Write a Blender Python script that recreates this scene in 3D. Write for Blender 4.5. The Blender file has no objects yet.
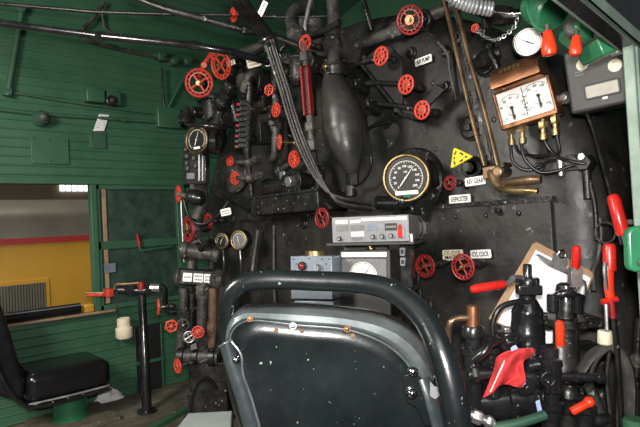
import bpy, math, random
from mathutils import Vector, Matrix
random.seed(7)
PI = math.pi
SC = bpy.context.scene
COL = SC.collection
V = Vector
ZUP = V((0, 0, 1))

# ------------------------------------------------------------------ camera
CAM = V((0.0, 0.0, 1.10))
YAW, PITCH, ROLL, FPX = math.radians(48.1), math.radians(1.3), math.radians(3.0), 520.0
FW = V((-math.sin(YAW) * math.cos(PITCH), math.cos(YAW) * math.cos(PITCH), math.sin(PITCH)))
r0 = V((math.cos(YAW), math.sin(YAW), 0))
u0 = r0.cross(FW)
RT = r0 * math.cos(ROLL) - u0 * math.sin(ROLL)
UP = r0 * math.sin(ROLL) + u0 * math.cos(ROLL)
cd = bpy.data.cameras.new('camera')
cd.sensor_width = 36.0
cd.lens = FPX * 36.0 / 640.0
cd.clip_start = 0.02
cam = bpy.data.objects.new('camera', cd)
COL.objects.link(cam)
mw = Matrix.Identity(4)
for i in range(3):
    mw[i][0], mw[i][1], mw[i][2], mw[i][3] = RT[i], UP[i], -FW[i], CAM[i]
cam.matrix_world = mw
SC.camera = cam

# the cab: X to the engineer's side, Y forward, Z up; left wall X=WX, boiler backhead Y=BY
WX, BY, RX, FY = -3.6, 1.85, -0.40, 3.4

def ray(px, py):
    return FW + RT * ((px - 320) / FPX) - UP * ((py - 213.5) / FPX)
def D(px, py, d):
    return CAM + ray(px, py) * d
def B(px, py, off=0.0):
    d = ray(px, py)
    return CAM + d * ((BY - off) / d.y)
def W(px, py, off=0.0):
    d = ray(px, py)
    return CAM + d * ((WX + off) / d.x)
def FLR(px, py, z=0.0):
    d = ray(px, py)
    return CAM + d * ((z - CAM.z) / d.z)
def S(p):
    return (p - CAM).dot(FW) / FPX
NB, NW, NF = V((0, -1, 0)), V((1, 0, 0)), V((0, 0, 1))
def tocam(p):
    return (CAM - p).normalized()
def mixn(a, b, t):
    return (a * (1 - t) + b * t).normalized()
def frame(o, n, up=ZUP, roll=0.0):
    z = n.normalized()
    x = up.cross(z)
    if x.length < 1e-5:
        x = V((1, 0, 0))
    x.normalize()
    y = z.cross(x)
    M = Matrix.Identity(4)
    for i in range(3):
        M[i][0], M[i][1], M[i][2], M[i][3] = x[i], y[i], z[i], o[i]
    return M @ Matrix.Rotation(roll, 4, 'Z')

# ------------------------------------------------------------------ materials
def srgb(r, g, b):
    f = lambda c: (c / 12.92 if c <= 0.04045 else ((c + 0.055) / 1.055) ** 2.4)
    return (f(r / 255), f(g / 255), f(b / 255))
def mat(name, col, col2=None, rough=0.5, metal=0.0, scale=8.0, bump=0.0, rough2=None, coat=0.0, lo=0.35, hi=0.7, spec=0.5):
    m = bpy.data.materials.new(name)
    m.use_nodes = True
    nt = m.node_tree
    b = nt.nodes['Principled BSDF']
    b.inputs['Base Color'].default_value = (*col, 1)
    b.inputs['Roughness'].default_value = rough
    b.inputs['Metallic'].default_value = metal
    b.inputs['Specular IOR Level'].default_value = spec
    if coat:
        b.inputs['Coat Weight'].default_value = coat
        b.inputs['Coat Roughness'].default_value = 0.12
    if col2 is not None or bump or rough2 is not None:
        tc = nt.nodes.new('ShaderNodeTexCoord')
        n = nt.nodes.new('ShaderNodeTexNoise')
        n.inputs['Scale'].default_value = scale
        n.inputs['Detail'].default_value = 7
        n.inputs['Roughness'].default_value = 0.65
        nt.links.new(tc.outputs['Object'], n.inputs['Vector'])
        if col2 is not None:
            r = nt.nodes.new('ShaderNodeValToRGB')
            r.color_ramp.elements[0].position = lo
            r.color_ramp.elements[1].position = hi
            r.color_ramp.elements[0].color = (*col, 1)
            r.color_ramp.elements[1].color = (*col2, 1)
            nt.links.new(n.outputs['Fac'], r.inputs['Fac'])
            nt.links.new(r.outputs['Color'], b.inputs['Base Color'])
        if rough2 is not None:
            mr = nt.nodes.new('ShaderNodeMapRange')
            mr.inputs['From Min'].default_value = 0.3
            mr.inputs['From Max'].default_value = 0.7
            mr.inputs['To Min'].default_value = rough
            mr.inputs['To Max'].default_value = rough2
            nt.links.new(n.outputs['Fac'], mr.inputs['Value'])
            nt.links.new(mr.outputs['Result'], b.inputs['Roughness'])
        if bump:
            n2 = nt.nodes.new('ShaderNodeTexNoise')
            n2.inputs['Scale'].default_value = scale * 5
            n2.inputs['Detail'].default_value = 4
            nt.links.new(tc.outputs['Object'], n2.inputs['Vector'])
            bp = nt.nodes.new('ShaderNodeBump')
            bp.inputs['Strength'].default_value = bump
            bp.inputs['Distance'].default_value = 0.01
            nt.links.new(n2.outputs['Fac'], bp.inputs['Height'])
            nt.links.new(bp.outputs['Normal'], b.inputs['Normal'])
    return m
def emit(name, col, s):
    m = bpy.data.materials.new(name)
    m.use_nodes = True
    b = m.node_tree.nodes['Principled BSDF']
    b.inputs['Base Color'].default_value = (*col, 1)
    b.inputs['Emission Color'].default_value = (*col, 1)
    b.inputs['Emission Strength'].default_value = s
    return m

K = {}
K['green'] = mat('green_paint', (.024, .080, .043), (.034, .104, .057), .42, 0, 3, .05, .55)
K['green_dark'] = mat('green_paint_sooty', (.022, .066, .040), (.034, .090, .056), .45, 0, 4, .05, .6)
K['green_bright'] = mat('green_enamel', (.018, .115, .052), (.028, .155, .072), .3, 0, 9, .05)
K['screen'] = mat('dark_green_window_panel', (.010, .028, .018), (.03, .06, .045), .35, 0, 9, .03, .6)
K['boiler'] = mat('sooty_black_boiler_paint', (.010, .0095, .009), (.046, .043, .040), .30, 0.1, 5, .22, .60, lo=.36, hi=.74)
K['iron'] = mat('black_painted_iron', (.006, .006, .006), (.024, .023, .021), .24, .15, 14, .22, .55)
K['gloss'] = mat('gloss_black_enamel', (.006, .006, .007), (.016, .016, .017), .16, 0, 12, .05, .35, coat=.4)
K['grime'] = mat('grey_dusty_iron', (.024, .023, .021), (.10, .094, .085), .34, .2, 12, .25, .7)
K['rust'] = mat('rusty_brown_iron', (.07, .04, .025), (.20, .11, .06), .7, .1, 14, .15)
K['chair_mid'] = mat('rubbed_dark_blue_grey_metal', (.026, .034, .037), (.055, .068, .072), .25, .35, 9, .06, .4)
K['post'] = mat('worn_grey_green_paint', (.11, .16, .125), (.20, .25, .21), .4, .1, 14, .05)
K['grille'] = mat('pale_grille_cloth', (.36, .34, .29), (.44, .42, .36), .6, 0, 40)
K['flat_black'] = mat('flat_black_paint', (.005, .005, .005), (.010, .010, .009), .5, 0, 8, .05)
K['tank'] = mat('dusty_black_tank_paint', (.024, .0235, .0225), (.055, .052, .048), .30, .2, 9, .10, .5)
K['steel'] = mat('worn_bare_steel', (.38, .38, .38), (.6, .6, .6), .28, .9, 16, .05, .5)
K['chrome'] = mat('bright_chrome', (.75, .75, .77), None, .12, 1)
K['brass'] = mat('aged_brass', (.27, .19, .09), (.44, .33, .17), .3, .9, 18, .04, .5)
K['copper'] = mat('brown_copper', (.22, .10, .055), (.42, .20, .10), .3, .85, 9, .04, .5)
K['bronze'] = mat('dark_bronze_rod', (.11, .072, .044), (.29, .195, .115), .28, .8, 10, .05, .5)
K['red'] = mat('red_valve_paint', (.40, .026, .015), (.58, .06, .03), .33, 0, 30, .05, .5)
K['red_dark'] = mat('deep_red_valve_paint', (.17, .009, .010), (.30, .02, .018), .33, 0, 30, .05, .5)
K['red_grip'] = mat('glossy_red_rubber', (.44, .014, .012), (.54, .022, .016), .22, 0, 20, .0, .35)
K['orange_grip'] = mat('orange_red_plastic', (.66, .036, .012), (.74, .055, .016), .25, 0, 14, .0, .35)
K['white'] = mat('white_enamel', (.88, .87, .84), (.76, .74, .70), .45, 0, 30)
K['cream'] = mat('cream_plastic', (.78, .70, .54), (.62, .53, .38), .5, 0, 25)
K['paper'] = mat('white_paper', (.80, .79, .80), (.72, .71, .74), .7, 0, 12, .05)
K['ink'] = mat('black_ink', (.008, .008, .008), None, .5)
K['dial_black'] = mat('black_dial', (.010, .009, .008), None, .4)
K['dial_white'] = mat('white_dial', (.78, .77, .72), None, .35)
K['mark_white'] = mat('white_dial_marks', (.75, .74, .66), None, .5)
K['alu'] = mat('brushed_aluminium', (.23, .23, .235), (.29, .29, .30), .35, .35, 30, .02)
K['bluegrey'] = mat('blue_grey_steel_panel', (.16, .19, .23), (.24, .28, .33), .35, .3, 14, .03)
K['grey_box'] = mat('dark_grey_plastic', (.036, .035, .034), (.048, .047, .044), .5, 0, 20, .03)
K['grey_mid'] = mat('mid_grey_panel', (.13, .13, .13), (.17, .17, .17), .45, 0, 20, .03)
K['grey_step'] = mat('grey_green_painted_lid', (.22, .25, .24), (.27, .30, .29), .5, 0, 12, .05)
K['vinyl'] = mat('black_vinyl', (.006, .006, .007), (.010, .010, .011), .17, 0, 9, .03, .26)
K['chair'] = mat('worn_dark_teal_black_paint', (.0045, .0062, .0068), (.009, .0125, .0135), .22, .1, 7, .06, .36, coat=.15)
K['chair_rim'] = mat('grey_teal_rim_highlight', (.055, .066, .069), (.20, .23, .235), .27, .5, 6, .08, .45)  # chair metal with the highlight of rim and edges put into its colour
K['floor'] = mat('dirty_plank_floor', (.055, .049, .034), (.14, .12, .088), .7, 0, 6, .2)
K['wood'] = mat('worn_brown_wood', (.20, .13, .075), (.33, .23, .14), .6, 0, 14, .1)
K['board'] = mat('brown_hardboard', (.30, .18, .10), (.38, .24, .14), .6, 0, 20, .04)
K['silver_car'] = mat('grey_weathered_carbody', (.10, .09, .068), (.15, .135, .105), .5, .2, 2, .03)
K['yellow_car'] = mat('yellow_carbody_paint', (.40, .205, .015), (.46, .25, .025), .45, 0, 2, .02)
K['red_car'] = mat('red_carbody_stripe', (.35, .025, .025), None, .45)
K['yellow'] = mat('yellow_plastic', (.80, .58, .01), (.85, .66, .04), .4, 0, 20)
K['red_cloth'] = mat('red_cotton_cloth', (.56, .028, .028), (.68, .05, .05), .85, 0, 30, .25)
K['blue_cloth'] = mat('pale_blue_cloth', (.28, .36, .62), (.38, .46, .72), .85, 0, 30, .25)
K['rubber'] = mat('black_rubber_hose', (.008, .008, .009), (.02, .02, .02), .35, 0, 20, .05)
K['clay'] = mat('pale_brown_wall', (.20, .15, .10), (.26, .20, .13), .8, 0, 2)
K['lamp_red'] = mat('red_lamp_glass', (.25, .008, .01), None, .12, 0, coat=.6)
K['chain'] = mat('zinc_chain', (.45, .46, .42), None, .35, .8)
K['conduit'] = mat('galvanised_coil', (.50, .52, .53), (.62, .64, .65), .3, .7, 20)
K['hall_light'] = emit('daylight_panel', (.92, .95, 1.0), 2.2)
K['soot'] = mat('brown_heat_stain', (.05, .035, .02), (.10, .07, .045), .5, .1, 7, .08)

def chips(m, col, scale, lo, hi):
    nt = m.node_tree
    b = nt.nodes['Principled BSDF']
    src = b.inputs['Base Color'].links[0].from_socket
    tc = nt.nodes.new('ShaderNodeTexCoord')
    n = nt.nodes.new('ShaderNodeTexNoise')
    n.inputs['Scale'].default_value = scale
    n.inputs['Detail'].default_value = 3
    nt.links.new(tc.outputs['Object'], n.inputs['Vector'])
    r = nt.nodes.new('ShaderNodeMapRange')
    r.inputs['From Min'].default_value = lo
    r.inputs['From Max'].default_value = hi
    nt.links.new(n.outputs['Fac'], r.inputs['Value'])
    mx = nt.nodes.new('ShaderNodeMix')
    mx.data_type = 'RGBA'
    nt.links.new(r.outputs['Result'], mx.inputs[0])
    nt.links.new(src, mx.inputs[6])
    mx.inputs[7].default_value = (*col, 1)
    nt.links.new(mx.outputs[2], b.inputs['Base Color'])
chips(K['chair'], (.24, .29, .27), 85, .71, .75)
chips(K['boiler'], (.20, .19, .18), 26, .68, .76)
chips(K['iron'], (.26, .25, .24), 45, .67, .73)
chips(K['grime'], (.36, .35, .33), 40, .66, .73)
chips(K['floor'], (.36, .34, .30), 60, .69, .72)

# ------------------------------------------------------------------ mesh builder
_txt = {}
def text_geo(s):
    if s not in _txt:
        cu = bpy.data.curves.new('lettering', 'FONT')
        cu.body = s
        cu.size = 1.0
        cu.align_x = 'CENTER'
        cu.align_y = 'CENTER'
        cu.resolution_u = 2
        cu.offset = .03
        o = bpy.data.objects.new('lettering', cu)
        COL.objects.link(o)
        dg = bpy.context.evaluated_depsgraph_get()
        me = bpy.data.meshes.new_from_object(o.evaluated_get(dg))
        vs = [v.co.copy() for v in me.vertices]
        fs = [tuple(p.vertices) for p in me.polygons]
        if vs:
            cx = (min(v.x for v in vs) + max(v.x for v in vs)) / 2
            cy = (min(v.y for v in vs) + max(v.y for v in vs)) / 2
            vs = [V((v.x - cx, v.y - cy, 0)) for v in vs]
        bpy.data.objects.remove(o)
        bpy.data.curves.remove(cu)
        bpy.data.meshes.remove(me)
        w = max(v.x for v in vs) * 2
        h = max(v.y for v in vs) * 2
        _txt[s] = (vs, fs, w, h)
    return _txt[s]

def smooth_pts(pts, n=6):
    out = []
    P = [pts[0]] + list(pts) + [pts[-1]]
    for i in range(1, len(P) - 2):
        a, b, c, d = P[i - 1], P[i], P[i + 1], P[i + 2]
        for k in range(n):
            t = k / n
            out.append(0.5 * ((2 * b) + (c - a) * t + (2 * a - 5 * b + 4 * c - d) * t * t + (3 * b - a - 3 * c + d) * t ** 3))
    out.append(pts[-1].copy())
    return out

class MB:
    def __init__(s):
        s.v, s.f = [], []
    def add(s, vs, fs, M=None):
        b = len(s.v)
        s.v.extend((M @ V(v)) if M is not None else V(v) for v in vs)
        s.f.extend(tuple(b + i for i in f) for f in fs)
        return s
    def box(s, M, x0, x1, y0, y1, z0, z1):
        vs = [(x, y, z) for z in (z0, z1) for y in (y0, y1) for x in (x0, x1)]
        return s.add(vs, [(0, 2, 3, 1), (4, 5, 7, 6), (0, 1, 5, 4), (2, 6, 7, 3), (0, 4, 6, 2), (1, 3, 7, 5)], M)
    def wbox(s, x0, x1, y0, y1, z0, z1):
        return s.box(None, x0, x1, y0, y1, z0, z1)
    def lathe(s, M, prof, n=24, close=False):
        """prof: list of (r, z), turned about z"""
        vs, fs = [], []
        for r, z in prof:
            for k in range(n):
                a = 2 * PI * k / n
                vs.append((r * math.cos(a), r * math.sin(a), z))
        m = len(prof)
        for i in range(m - 1 if not close else m):
            j = (i + 1) % m
            for k in range(n):
                l = (k + 1) % n
                fs.append((i * n + k, i * n + l, j * n + l, j * n + k))
        if not close:
            if prof[0][0] > 1e-6:
                fs.append(tuple(reversed(range(n))))
            if prof[-1][0] > 1e-6:
                fs.append(tuple((m - 1) * n + k for k in range(n)))
        return s.add(vs, fs, M)
    def cyl(s, M, r, z0, z1, n=20, c=0.0):
        if c:
            return s.lathe(M, [(r - c, z0), (r, z0 + c), (r, z1 - c), (r - c, z1)], n)
        return s.lathe(M, [(r, z0), (r, z1)], n)
    def torus(s, M, R, r, n=28, m=8, flat=1.0):
        prof = [(R + r * math.cos(2 * PI * k / m), flat * r * math.sin(2 * PI * k / m)) for k in range(m)]
        return s.lathe(M, prof, n, close=True)
    def ball(s, M, r, n=14, sx=1, sy=1, sz=1):
        prof = [(r * math.cos(-PI / 2 + PI * k / (n // 2)) if 0 < k < n // 2 else 1e-7, r * math.sin(-PI / 2 + PI * k / (n // 2))) for k in range(n // 2 + 1)]
        return s.lathe(M @ Matrix.Diagonal((sx, sy, sz, 1)), prof, n)
    def tube(s, pts, r, n=10, smooth=True, cap=True, flat=1.0, k=6):
        pts = [V(p) for p in pts]
        if smooth and len(pts) > 2:
            m0 = len(pts)
            if isinstance(r, (list, tuple)):
                rr = []
                for i in range(m0 - 1):
                    rr += [r[i] + (r[i + 1] - r[i]) * t / k for t in range(k)]
                r = rr + [r[-1]]
            pts = smooth_pts(pts, k)
        m = len(pts)
        if not isinstance(r, (list, tuple)):
            r = [r] * m
        tang = []
        for i in range(m):
            t = pts[min(i + 1, m - 1)] - pts[max(i - 1, 0)]
            tang.append(t.normalized())
        a = ZUP if abs(tang[0].z) < 0.9 else V((1, 0, 0))
        x = a.cross(tang[0]).normalized()
        vs, fs = [], []
        for i in range(m):
            t = tang[i]
            x = (x - t * x.dot(t)).normalized()
            y = t.cross(x)
            for q in range(n):
                an = 2 * PI * q / n
                vs.append(pts[i] + x * (r[i] * math.cos(an)) + y * (r[i] * flat * math.sin(an)))
        for i in range(m - 1):
            for q in range(n):
                l = (q + 1) % n
                fs.append((i * n + q, i * n + l, (i + 1) * n + l, (i + 1) * n + q))
        if cap:
            fs.append(tuple(reversed(range(n))))
            fs.append(tuple((m - 1) * n + q for q in range(n)))
        return s.add(vs, fs)
    def rod(s, a, b, r, n=12, r2=None):
        return s.tube([a, b], [r, r if r2 is None else r2], n, smooth=False)
    def prism(s, M, poly, z0, z1):
        n = len(poly)
        vs = [(x, y, z0) for x, y in poly] + [(x, y, z1) for x, y in poly]
        fs = [tuple(reversed(range(n))), tuple(range(n, 2 * n))]
        fs += [(i, (i + 1) % n, n + (i + 1) % n, n + i) for i in range(n)]
        return s.add(vs, fs, M)
    def slab(s, pts, thick, dirn):
        """solid from a loop of 3D points, thickened along dirn"""
        n = len(pts)
        vs = [V(p) for p in pts] + [V(p) + dirn * thick for p in pts]
        fs = [tuple(range(n)), tuple(reversed(range(n, 2 * n)))]
        fs += [((i + 1) % n, i, n + i, n + (i + 1) % n) for i in range(n)]
        return s.add(vs, fs)
    def grid(s, rows):
        a, b = len(rows), len(rows[0])
        vs = [p for r in rows for p in r]
        fs = [(i * b + j, i * b + j + 1, (i + 1) * b + j + 1, (i + 1) * b + j) for i in range(a - 1) for j in range(b - 1)]
        return s.add(vs, fs)
    def text(s, M, txt, h, x=0, y=0, z=0.0006, wmax=None, rot=0):
        vs, fs, w, hh = text_geo(txt)
        k = h / max(hh, 1e-4)
        kx = k if (wmax is None or w * k <= wmax) else wmax / w
        return s.add([(v.x * kx, v.y * k, 0) for v in vs], fs, M @ Matrix.Translation((x, y, z)) @ Matrix.Rotation(rot, 4, 'Z'))
    def hexa(s, M, r, z0, z1):
        return s.lathe(M, [(r * .92, z0), (r, z0 + (z1 - z0) * .15), (r, z1 - (z1 - z0) * .15), (r * .92, z1)], 6)

def rrect(w, h, r, n=4, cx=0, cy=0):
    o = []
    for (sx, sy, a0) in ((1, 1, 0), (-1, 1, PI / 2), (-1, -1, PI), (1, -1, 1.5 * PI)):
        for k in range(n + 1):
            a = a0 + (PI / 2) * k / n
            o.append((cx + sx * (w / 2 - r) + r * math.cos(a), cy + sy * (h / 2 - r) + r * math.sin(a)))
    return o

ALL = []
def build(name, mb, m, parent=None, loc=None, bevel=0.0, label=None, solid=0.0, subsurf=0, sharp=0.7):
    if loc is None:
        if parent is not None:
            loc = parent['_o']
            loc = V((loc[0], loc[1], loc[2]))
        else:
            lo = [min(v[i] for v in mb.v) for i in range(3)]
            hi = [max(v[i] for v in mb.v) for i in range(3)]
            loc = V(((lo[0] + hi[0]) / 2, (lo[1] + hi[1]) / 2, lo[2]))
    me = bpy.data.meshes.new(name)
    me.from_pydata([tuple(v - loc) for v in mb.v], [], mb.f)
    me.validate()
    import bmesh
    bm = bmesh.new()
    bm.from_mesh(me)
    bmesh.ops.recalc_face_normals(bm, faces=bm.faces)
    bm.to_mesh(me)
    bm.free()
    me.shade_smooth()
    me.set_sharp_from_angle(angle=sharp)
    me.materials.append(K[m] if isinstance(m, str) else m)
    o = bpy.data.objects.new(name, me)
    COL.objects.link(o)
    o['_o'] = tuple(loc)
    if parent is not None:
        o.parent = parent
        if parent.type != 'EMPTY':
            pass
    else:
        o.location = loc
    if bevel:
        b = o.modifiers.new('edge', 'BEVEL')
        b.width = bevel
        b.segments = 2
        b.limit_method = 'ANGLE'
    if solid:
        b = o.modifiers.new('thickness', 'SOLIDIFY')
        b.thickness = solid
        b.offset = 0
    if subsurf:
        b = o.modifiers.new('round', 'SUBSURF')
        b.levels = subsurf
        b.render_levels = subsurf
    if label:
        o['label'] = label
    ALL.append(o)
    return o
def tag(o, label, cat, group=None, kind=None):
    if label:
        o['label'] = label
    if cat:
        o['category'] = cat
    if group:
        o['group'] = group
    if kind:
        o['kind'] = kind
    return o
def thing(name, label, cat, loc, group=None):
    o = bpy.data.objects.new(name, None)
    o.empty_display_size = 0.05
    COL.objects.link(o)
    o.location = loc
    o['_o'] = tuple(loc)
    ALL.append(o)
    return tag(o, label, cat, group)
def one(name, label, cat, mb, m, group=None, **k):
    return tag(build(name, mb, m, **k), label, cat, group)
def struct(name, mb, m, parent=None, **k):
    o = build(name, mb, m, parent, **k)
    if parent is None:
        o['kind'] = 'structure'
    return o
# ================================================================== the setting
def boards(mb, prof, y0, y1, pitch=0.0555, g=0.004, d=0.0035, thick=0.03, inward=None):
    pts = [V((p[0], 0, p[1])) for p in prof]
    L = [0]
    for i in range(1, len(pts)):
        L.append(L[-1] + (pts[i] - pts[i - 1]).length)
    def at(s):
        for i in range(1, len(pts)):
            if s <= L[i] + 1e-9:
                t = (s - L[i - 1]) / (L[i] - L[i - 1])
                tg = (pts[i] - pts[i - 1]).normalized()
                return pts[i - 1].lerp(pts[i], t), tg
        return pts[-1], (pts[-1] - pts[-2]).normalized()
    n = max(1, round(L[-1] / pitch))
    ss = []
    for k in range(n):
        a, b = L[-1] * k / n, L[-1] * (k + 1) / n
        ss += [(a, -d), (a + g, 0.0), (a + g * 2.2, 0.0015), (a + g * 3.4, 0.0), (b - g, 0.0)]
    ss.append((L[-1], -d))
    inn, out = [], []
    for s_, off in ss:
        p, tg = at(s_)
        nn = V((tg.z, 0, -tg.x))            # to the right of travel = inward for our profiles
        inn.append(p + nn * off)
        out.append(p - nn * thick)
    vs, m = [], len(inn)
    for y in (y0, y1):
        vs += [V((p.x, y, p.z)) for p in inn] + [V((p.x, y, p.z)) for p in out]
    fs = []
    for i in range(m - 1):
        fs.append((i, i + 1, 2 * m + i + 1, 2 * m + i))
        fs.append((m + i, m + i + 1, 3 * m + i + 1, 3 * m + i))
        for o in (0, 2 * m):
            fs.append((o + i, o + i + 1, o + m + i + 1, o + m + i))
    fs += [(0, m, 3 * m, 2 * m), (m - 1, 2 * m - 1, 4 * m - 1, 3 * m - 1)]
    mb.add(vs, fs)

YB, ZT = -1.5, 2.75
WZ0, WZ1, WY0, WY1 = 0.61, 1.45, -0.6, 1.83
def flr():
    mb = MB()
    x = WX
    while x < RX - .01:
        mb.wbox(x + .002, min(x + .138, RX), YB, FY, -.05, 0)
        x += .14
    return mb
struct('floor', flr(), 'floor', bevel=.003)
mb = MB()
for z0, z1, a, b in ((0, WZ0, YB, FY), (WZ0, WZ1, YB, WY0), (WZ0, WZ1, WY1, FY), (WZ1, ZT, YB, FY)):
    boards(mb, [(WX, z0), (WX, z1)], a, b)
struct('wall_left', mb, 'green', sharp=.3)
mb = MB()
prof = [(WX, ZT)]
for k in range(1, 9):
    a = PI - PI / 2 * k / 8 * .78
    prof.append((WX + .26 + .26 * math.cos(a), ZT + .26 * math.sin(a)))
x1, z1 = prof[-1]
for k in range(1, 25):
    t = k / 24
    x = x1 + (-4.0 - 2 * x1) * t
    prof.append((x, z1 + .20 * (1 - (2 * t - 1) ** 2)))
prof += [(-4.0 - p[0], p[1]) for p in reversed(prof[:9])][1:]
boards(mb, prof, YB, FY)
struct('ceiling', mb, 'green_dark', sharp=.3)
mb = MB()
mb.wbox(WX, RX, FY, FY + .04, 0, 3.25)
struct('wall_front', mb, 'green')
# engineer's side, with the open side window the camera looks in through
def RWp(px, py, x=RX):
    d = ray(px, py)
    return CAM + d * (x / d.x)
e0, e1 = RWp(566, 0), RWp(627, 49)
YP = RWp(626.5, 75).y                       # near edge of the window post
sl = (e1.z - e0.z) / (e1.y - e0.y)          # the hinged frame above the opening slopes down to the front
zl = lambda y: e1.z + sl * (y - e1.y)
mb = MB()
poly = [(-.35, zl(-.35)), (YP + .06, zl(YP + .06)), (FY, zl(YP + .06)), (FY, 2.79), (-.35, 2.79)]
mb.slab([V((RX - .012, y, z)) for y, z in poly], .03, V((1, 0, 0)))
mb.wbox(RX - .012, RX + .018, YP + .06, FY, 0, zl(YP + .06))
mb.wbox(RX - .012, RX + .018, YB, YP + .06, 0, .50)
struct('wall_right', mb, 'gloss')
mb = MB()
dr = V((0, 1, sl)).normalized(); nn_ = V((0, -sl, 1)).normalized()
for (x0, x1, h0, h1) in ((-.012, .026, .0, .010), (.018, .026, .0, .036), (-.02, -.012, .0, .05)):
    a = V((RX, -.3, zl(-.3))); b = V((RX, YP + .04, zl(YP + .04)))
    mb.slab([a + nn_ * h0 + V((x0, 0, 0)), b + nn_ * h0 + V((x0, 0, 0)), b + nn_ * h1 + V((x0, 0, 0)), a + nn_ * h1 + V((x0, 0, 0))], x1 - x0, V((1, 0, 0)))
struct('trim_1', mb, 'post', bevel=.002)
mb = MB()
mb.wbox(RX - .002, RX + .022, YP + .012, YP + .052, .50, zl(YP) + .01)
mb.wbox(RX - .006, RX + .018, YP, YP + .012, .50, zl(YP) + .01)
struct('trim_2', mb, 'post', bevel=.003)

# left window: posts, lintel, ledge, closed sash
mb = MB()
mb.wbox(WX - .03, WX + .03, 1.172, 1.212, WZ0, WZ1)
mb.wbox(WX - .03, WX + .025, WY0 - .05, WY1 + .05, WZ1, WZ1 + .045)
mb.wbox(WX - .03, WX + .03, WY1 - .045, WY1 + .02, WZ0, WZ1)
struct('trim_3', mb, 'green', bevel=.004)
mb = MB()
mb.wbox(WX - .06, WX + .05, WY0, 1.30, WZ0 - .016, WZ0)
struct('trim_4', mb, 'wood', bevel=.004)
zr = W(138, 243).z
mb = MB()
mb.wbox(WX - .012, WX - .002, 1.212, WY1 - .045, WZ0, WZ1)
w2 = struct('window_2', mb, 'screen')
mb = MB()
mb.wbox(WX - .014, WX + .018, 1.212, 1.235, WZ0, WZ1)
mb.wbox(WX - .014, WX + .018, 1.212, WY1 - .045, zr - .03, zr + .025)
mb.wbox(WX - .014, WX + .018, 1.212, WY1 - .045, WZ0, WZ0 + .03)
mb.wbox(WX - .014, WX + .018, 1.212, WY1 - .045, WZ1 - .03, WZ1)
struct('sash_frame', mb, 'green', w2, bevel=.003)
mb = MB()
a = W(105, 240).y
mb.wbox(WX, WX + .012, a - .012, a + .014, WZ0 + .04, WZ1 - .03)
struct('wood_strip', mb, 'wood', w2, bevel=.002)
# tape on the lower pane
q = W(109, 268, .002)
mb = MB(); mb.wbox(q.x - .002, q.x + .012, q.y - .035, q.y + .04, q.z - .03, q.z + .03)
struct('tape_patch', mb, 'bluegrey', w2)
# dark ventilation panel low in the wall with its frame
a, b = W(134, 327), W(162, 387)
mb = MB(); mb.wbox(WX - .01, WX + .012, a.y, b.y, b.z, a.z)
p = struct('door_1', mb, 'flat_black')
mb = MB()
zz = W(148, 361).z
mb.wbox(WX, WX + .022, a.y - .012, b.y + .02, zz - .012, zz + .012)
mb.wbox(WX, WX + .022, a.y - .008, a.y, b.z, a.z)
mb.wbox(WX, WX + .022, b.y, b.y + .008, b.z, a.z)
mb.wbox(WX, WX + .022, a.y - .008, b.y + .008, a.z, a.z + .008)
struct('door_frame', mb, 'green', p, bevel=.003)
# green nosing of the fireman's footplate
mb = MB()
p0, p1 = FLR(150, 432), FLR(194, 408)
dr = (p1 - p0).normalized(); sd = V((dr.y, -dr.x, 0))
mb.slab([p0 - sd * .018, p1 - sd * .018, p1 + sd * .018, p0 + sd * .018], .028, ZUP)
struct('trim_5', mb, 'green', bevel=.003)

# outside
mb = MB(); mb.wbox(-16, 8, -12, 12, -1.9, -1.8)
struct('ground', mb, 'floor')
mb = MB(); mb.wbox(-12.2, -12, -6, 12, -1.8, 5)
wo = struct('wall_outside', mb, 'clay')
# daylight window strip high on the hall wall
a, b = CAM + ray(60, 185) * ((-11.9) / ray(60, 185).x), CAM + ray(91, 190) * ((-11.9) / ray(91, 190).x)
mb = MB()
n = 5
for k in range(n):
    y0 = a.y + (b.y - a.y) * k / n; y1 = a.y + (b.y - a.y) * (k + 1) / n
    mb.wbox(-12.0, -11.95, y0 + .02, y1 - .02, b.z - .02, a.z + .10)
struct('window_3', mb, 'hall_light')
# the carriage standing alongside
def zat(px, py, x):
    d = ray(px, py); return (CAM + d * (x / d.x)).z
CX = -5.0
z_st1, z_st0 = zat(45, 237, CX), zat(45, 243, CX)
z_roof = zat(45, 196, CX)
car = thing('railcar', 'yellow and grey railcar with a red stripe outside the open cab window', 'railcar', (CX - .8, 1.0, -1.8))
y0, y1 = -3.5, 4.5
def carprof(mb, pr):
    n = len(pr)
    vs = [V((x, y, z)) for y in (y0, y1) for x, z in pr]
    fs = [(i, (i + 1) % n, n + (i + 1) % n, n + i) for i in range(n)] + [tuple(range(n)), tuple(reversed(range(n, 2 * n)))]
    mb.add(vs, fs)
mb = MB(); carprof(mb, [(CX, -1.2), (CX, z_st0), (CX - 1.6, z_st0), (CX - 1.6, -1.2)])
build('yellow_side', mb, 'yellow_car', car)
mb = MB(); carprof(mb, [(CX + .006, z_st0), (CX + .006, z_st1), (CX - 1.6, z_st1), (CX - 1.6, z_st0)])
build('red_stripe', mb, 'red_car', car)
mb = MB()
hh = z_roof - z_st1
pr = [(CX, z_st1)] + [(CX - .05 - .45 * (1 - math.cos(t * PI / 2)), z_st1 + hh * .45 + hh * .55 * math.sin(t * PI / 2)) for t in [k / 10 for k in range(11)]]
pr += [(CX - 1.6, z_st1 + hh), (CX - 1.6, z_st1)]
carprof(mb, pr)
build('grey_roof', mb, 'silver_car', car)
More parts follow.
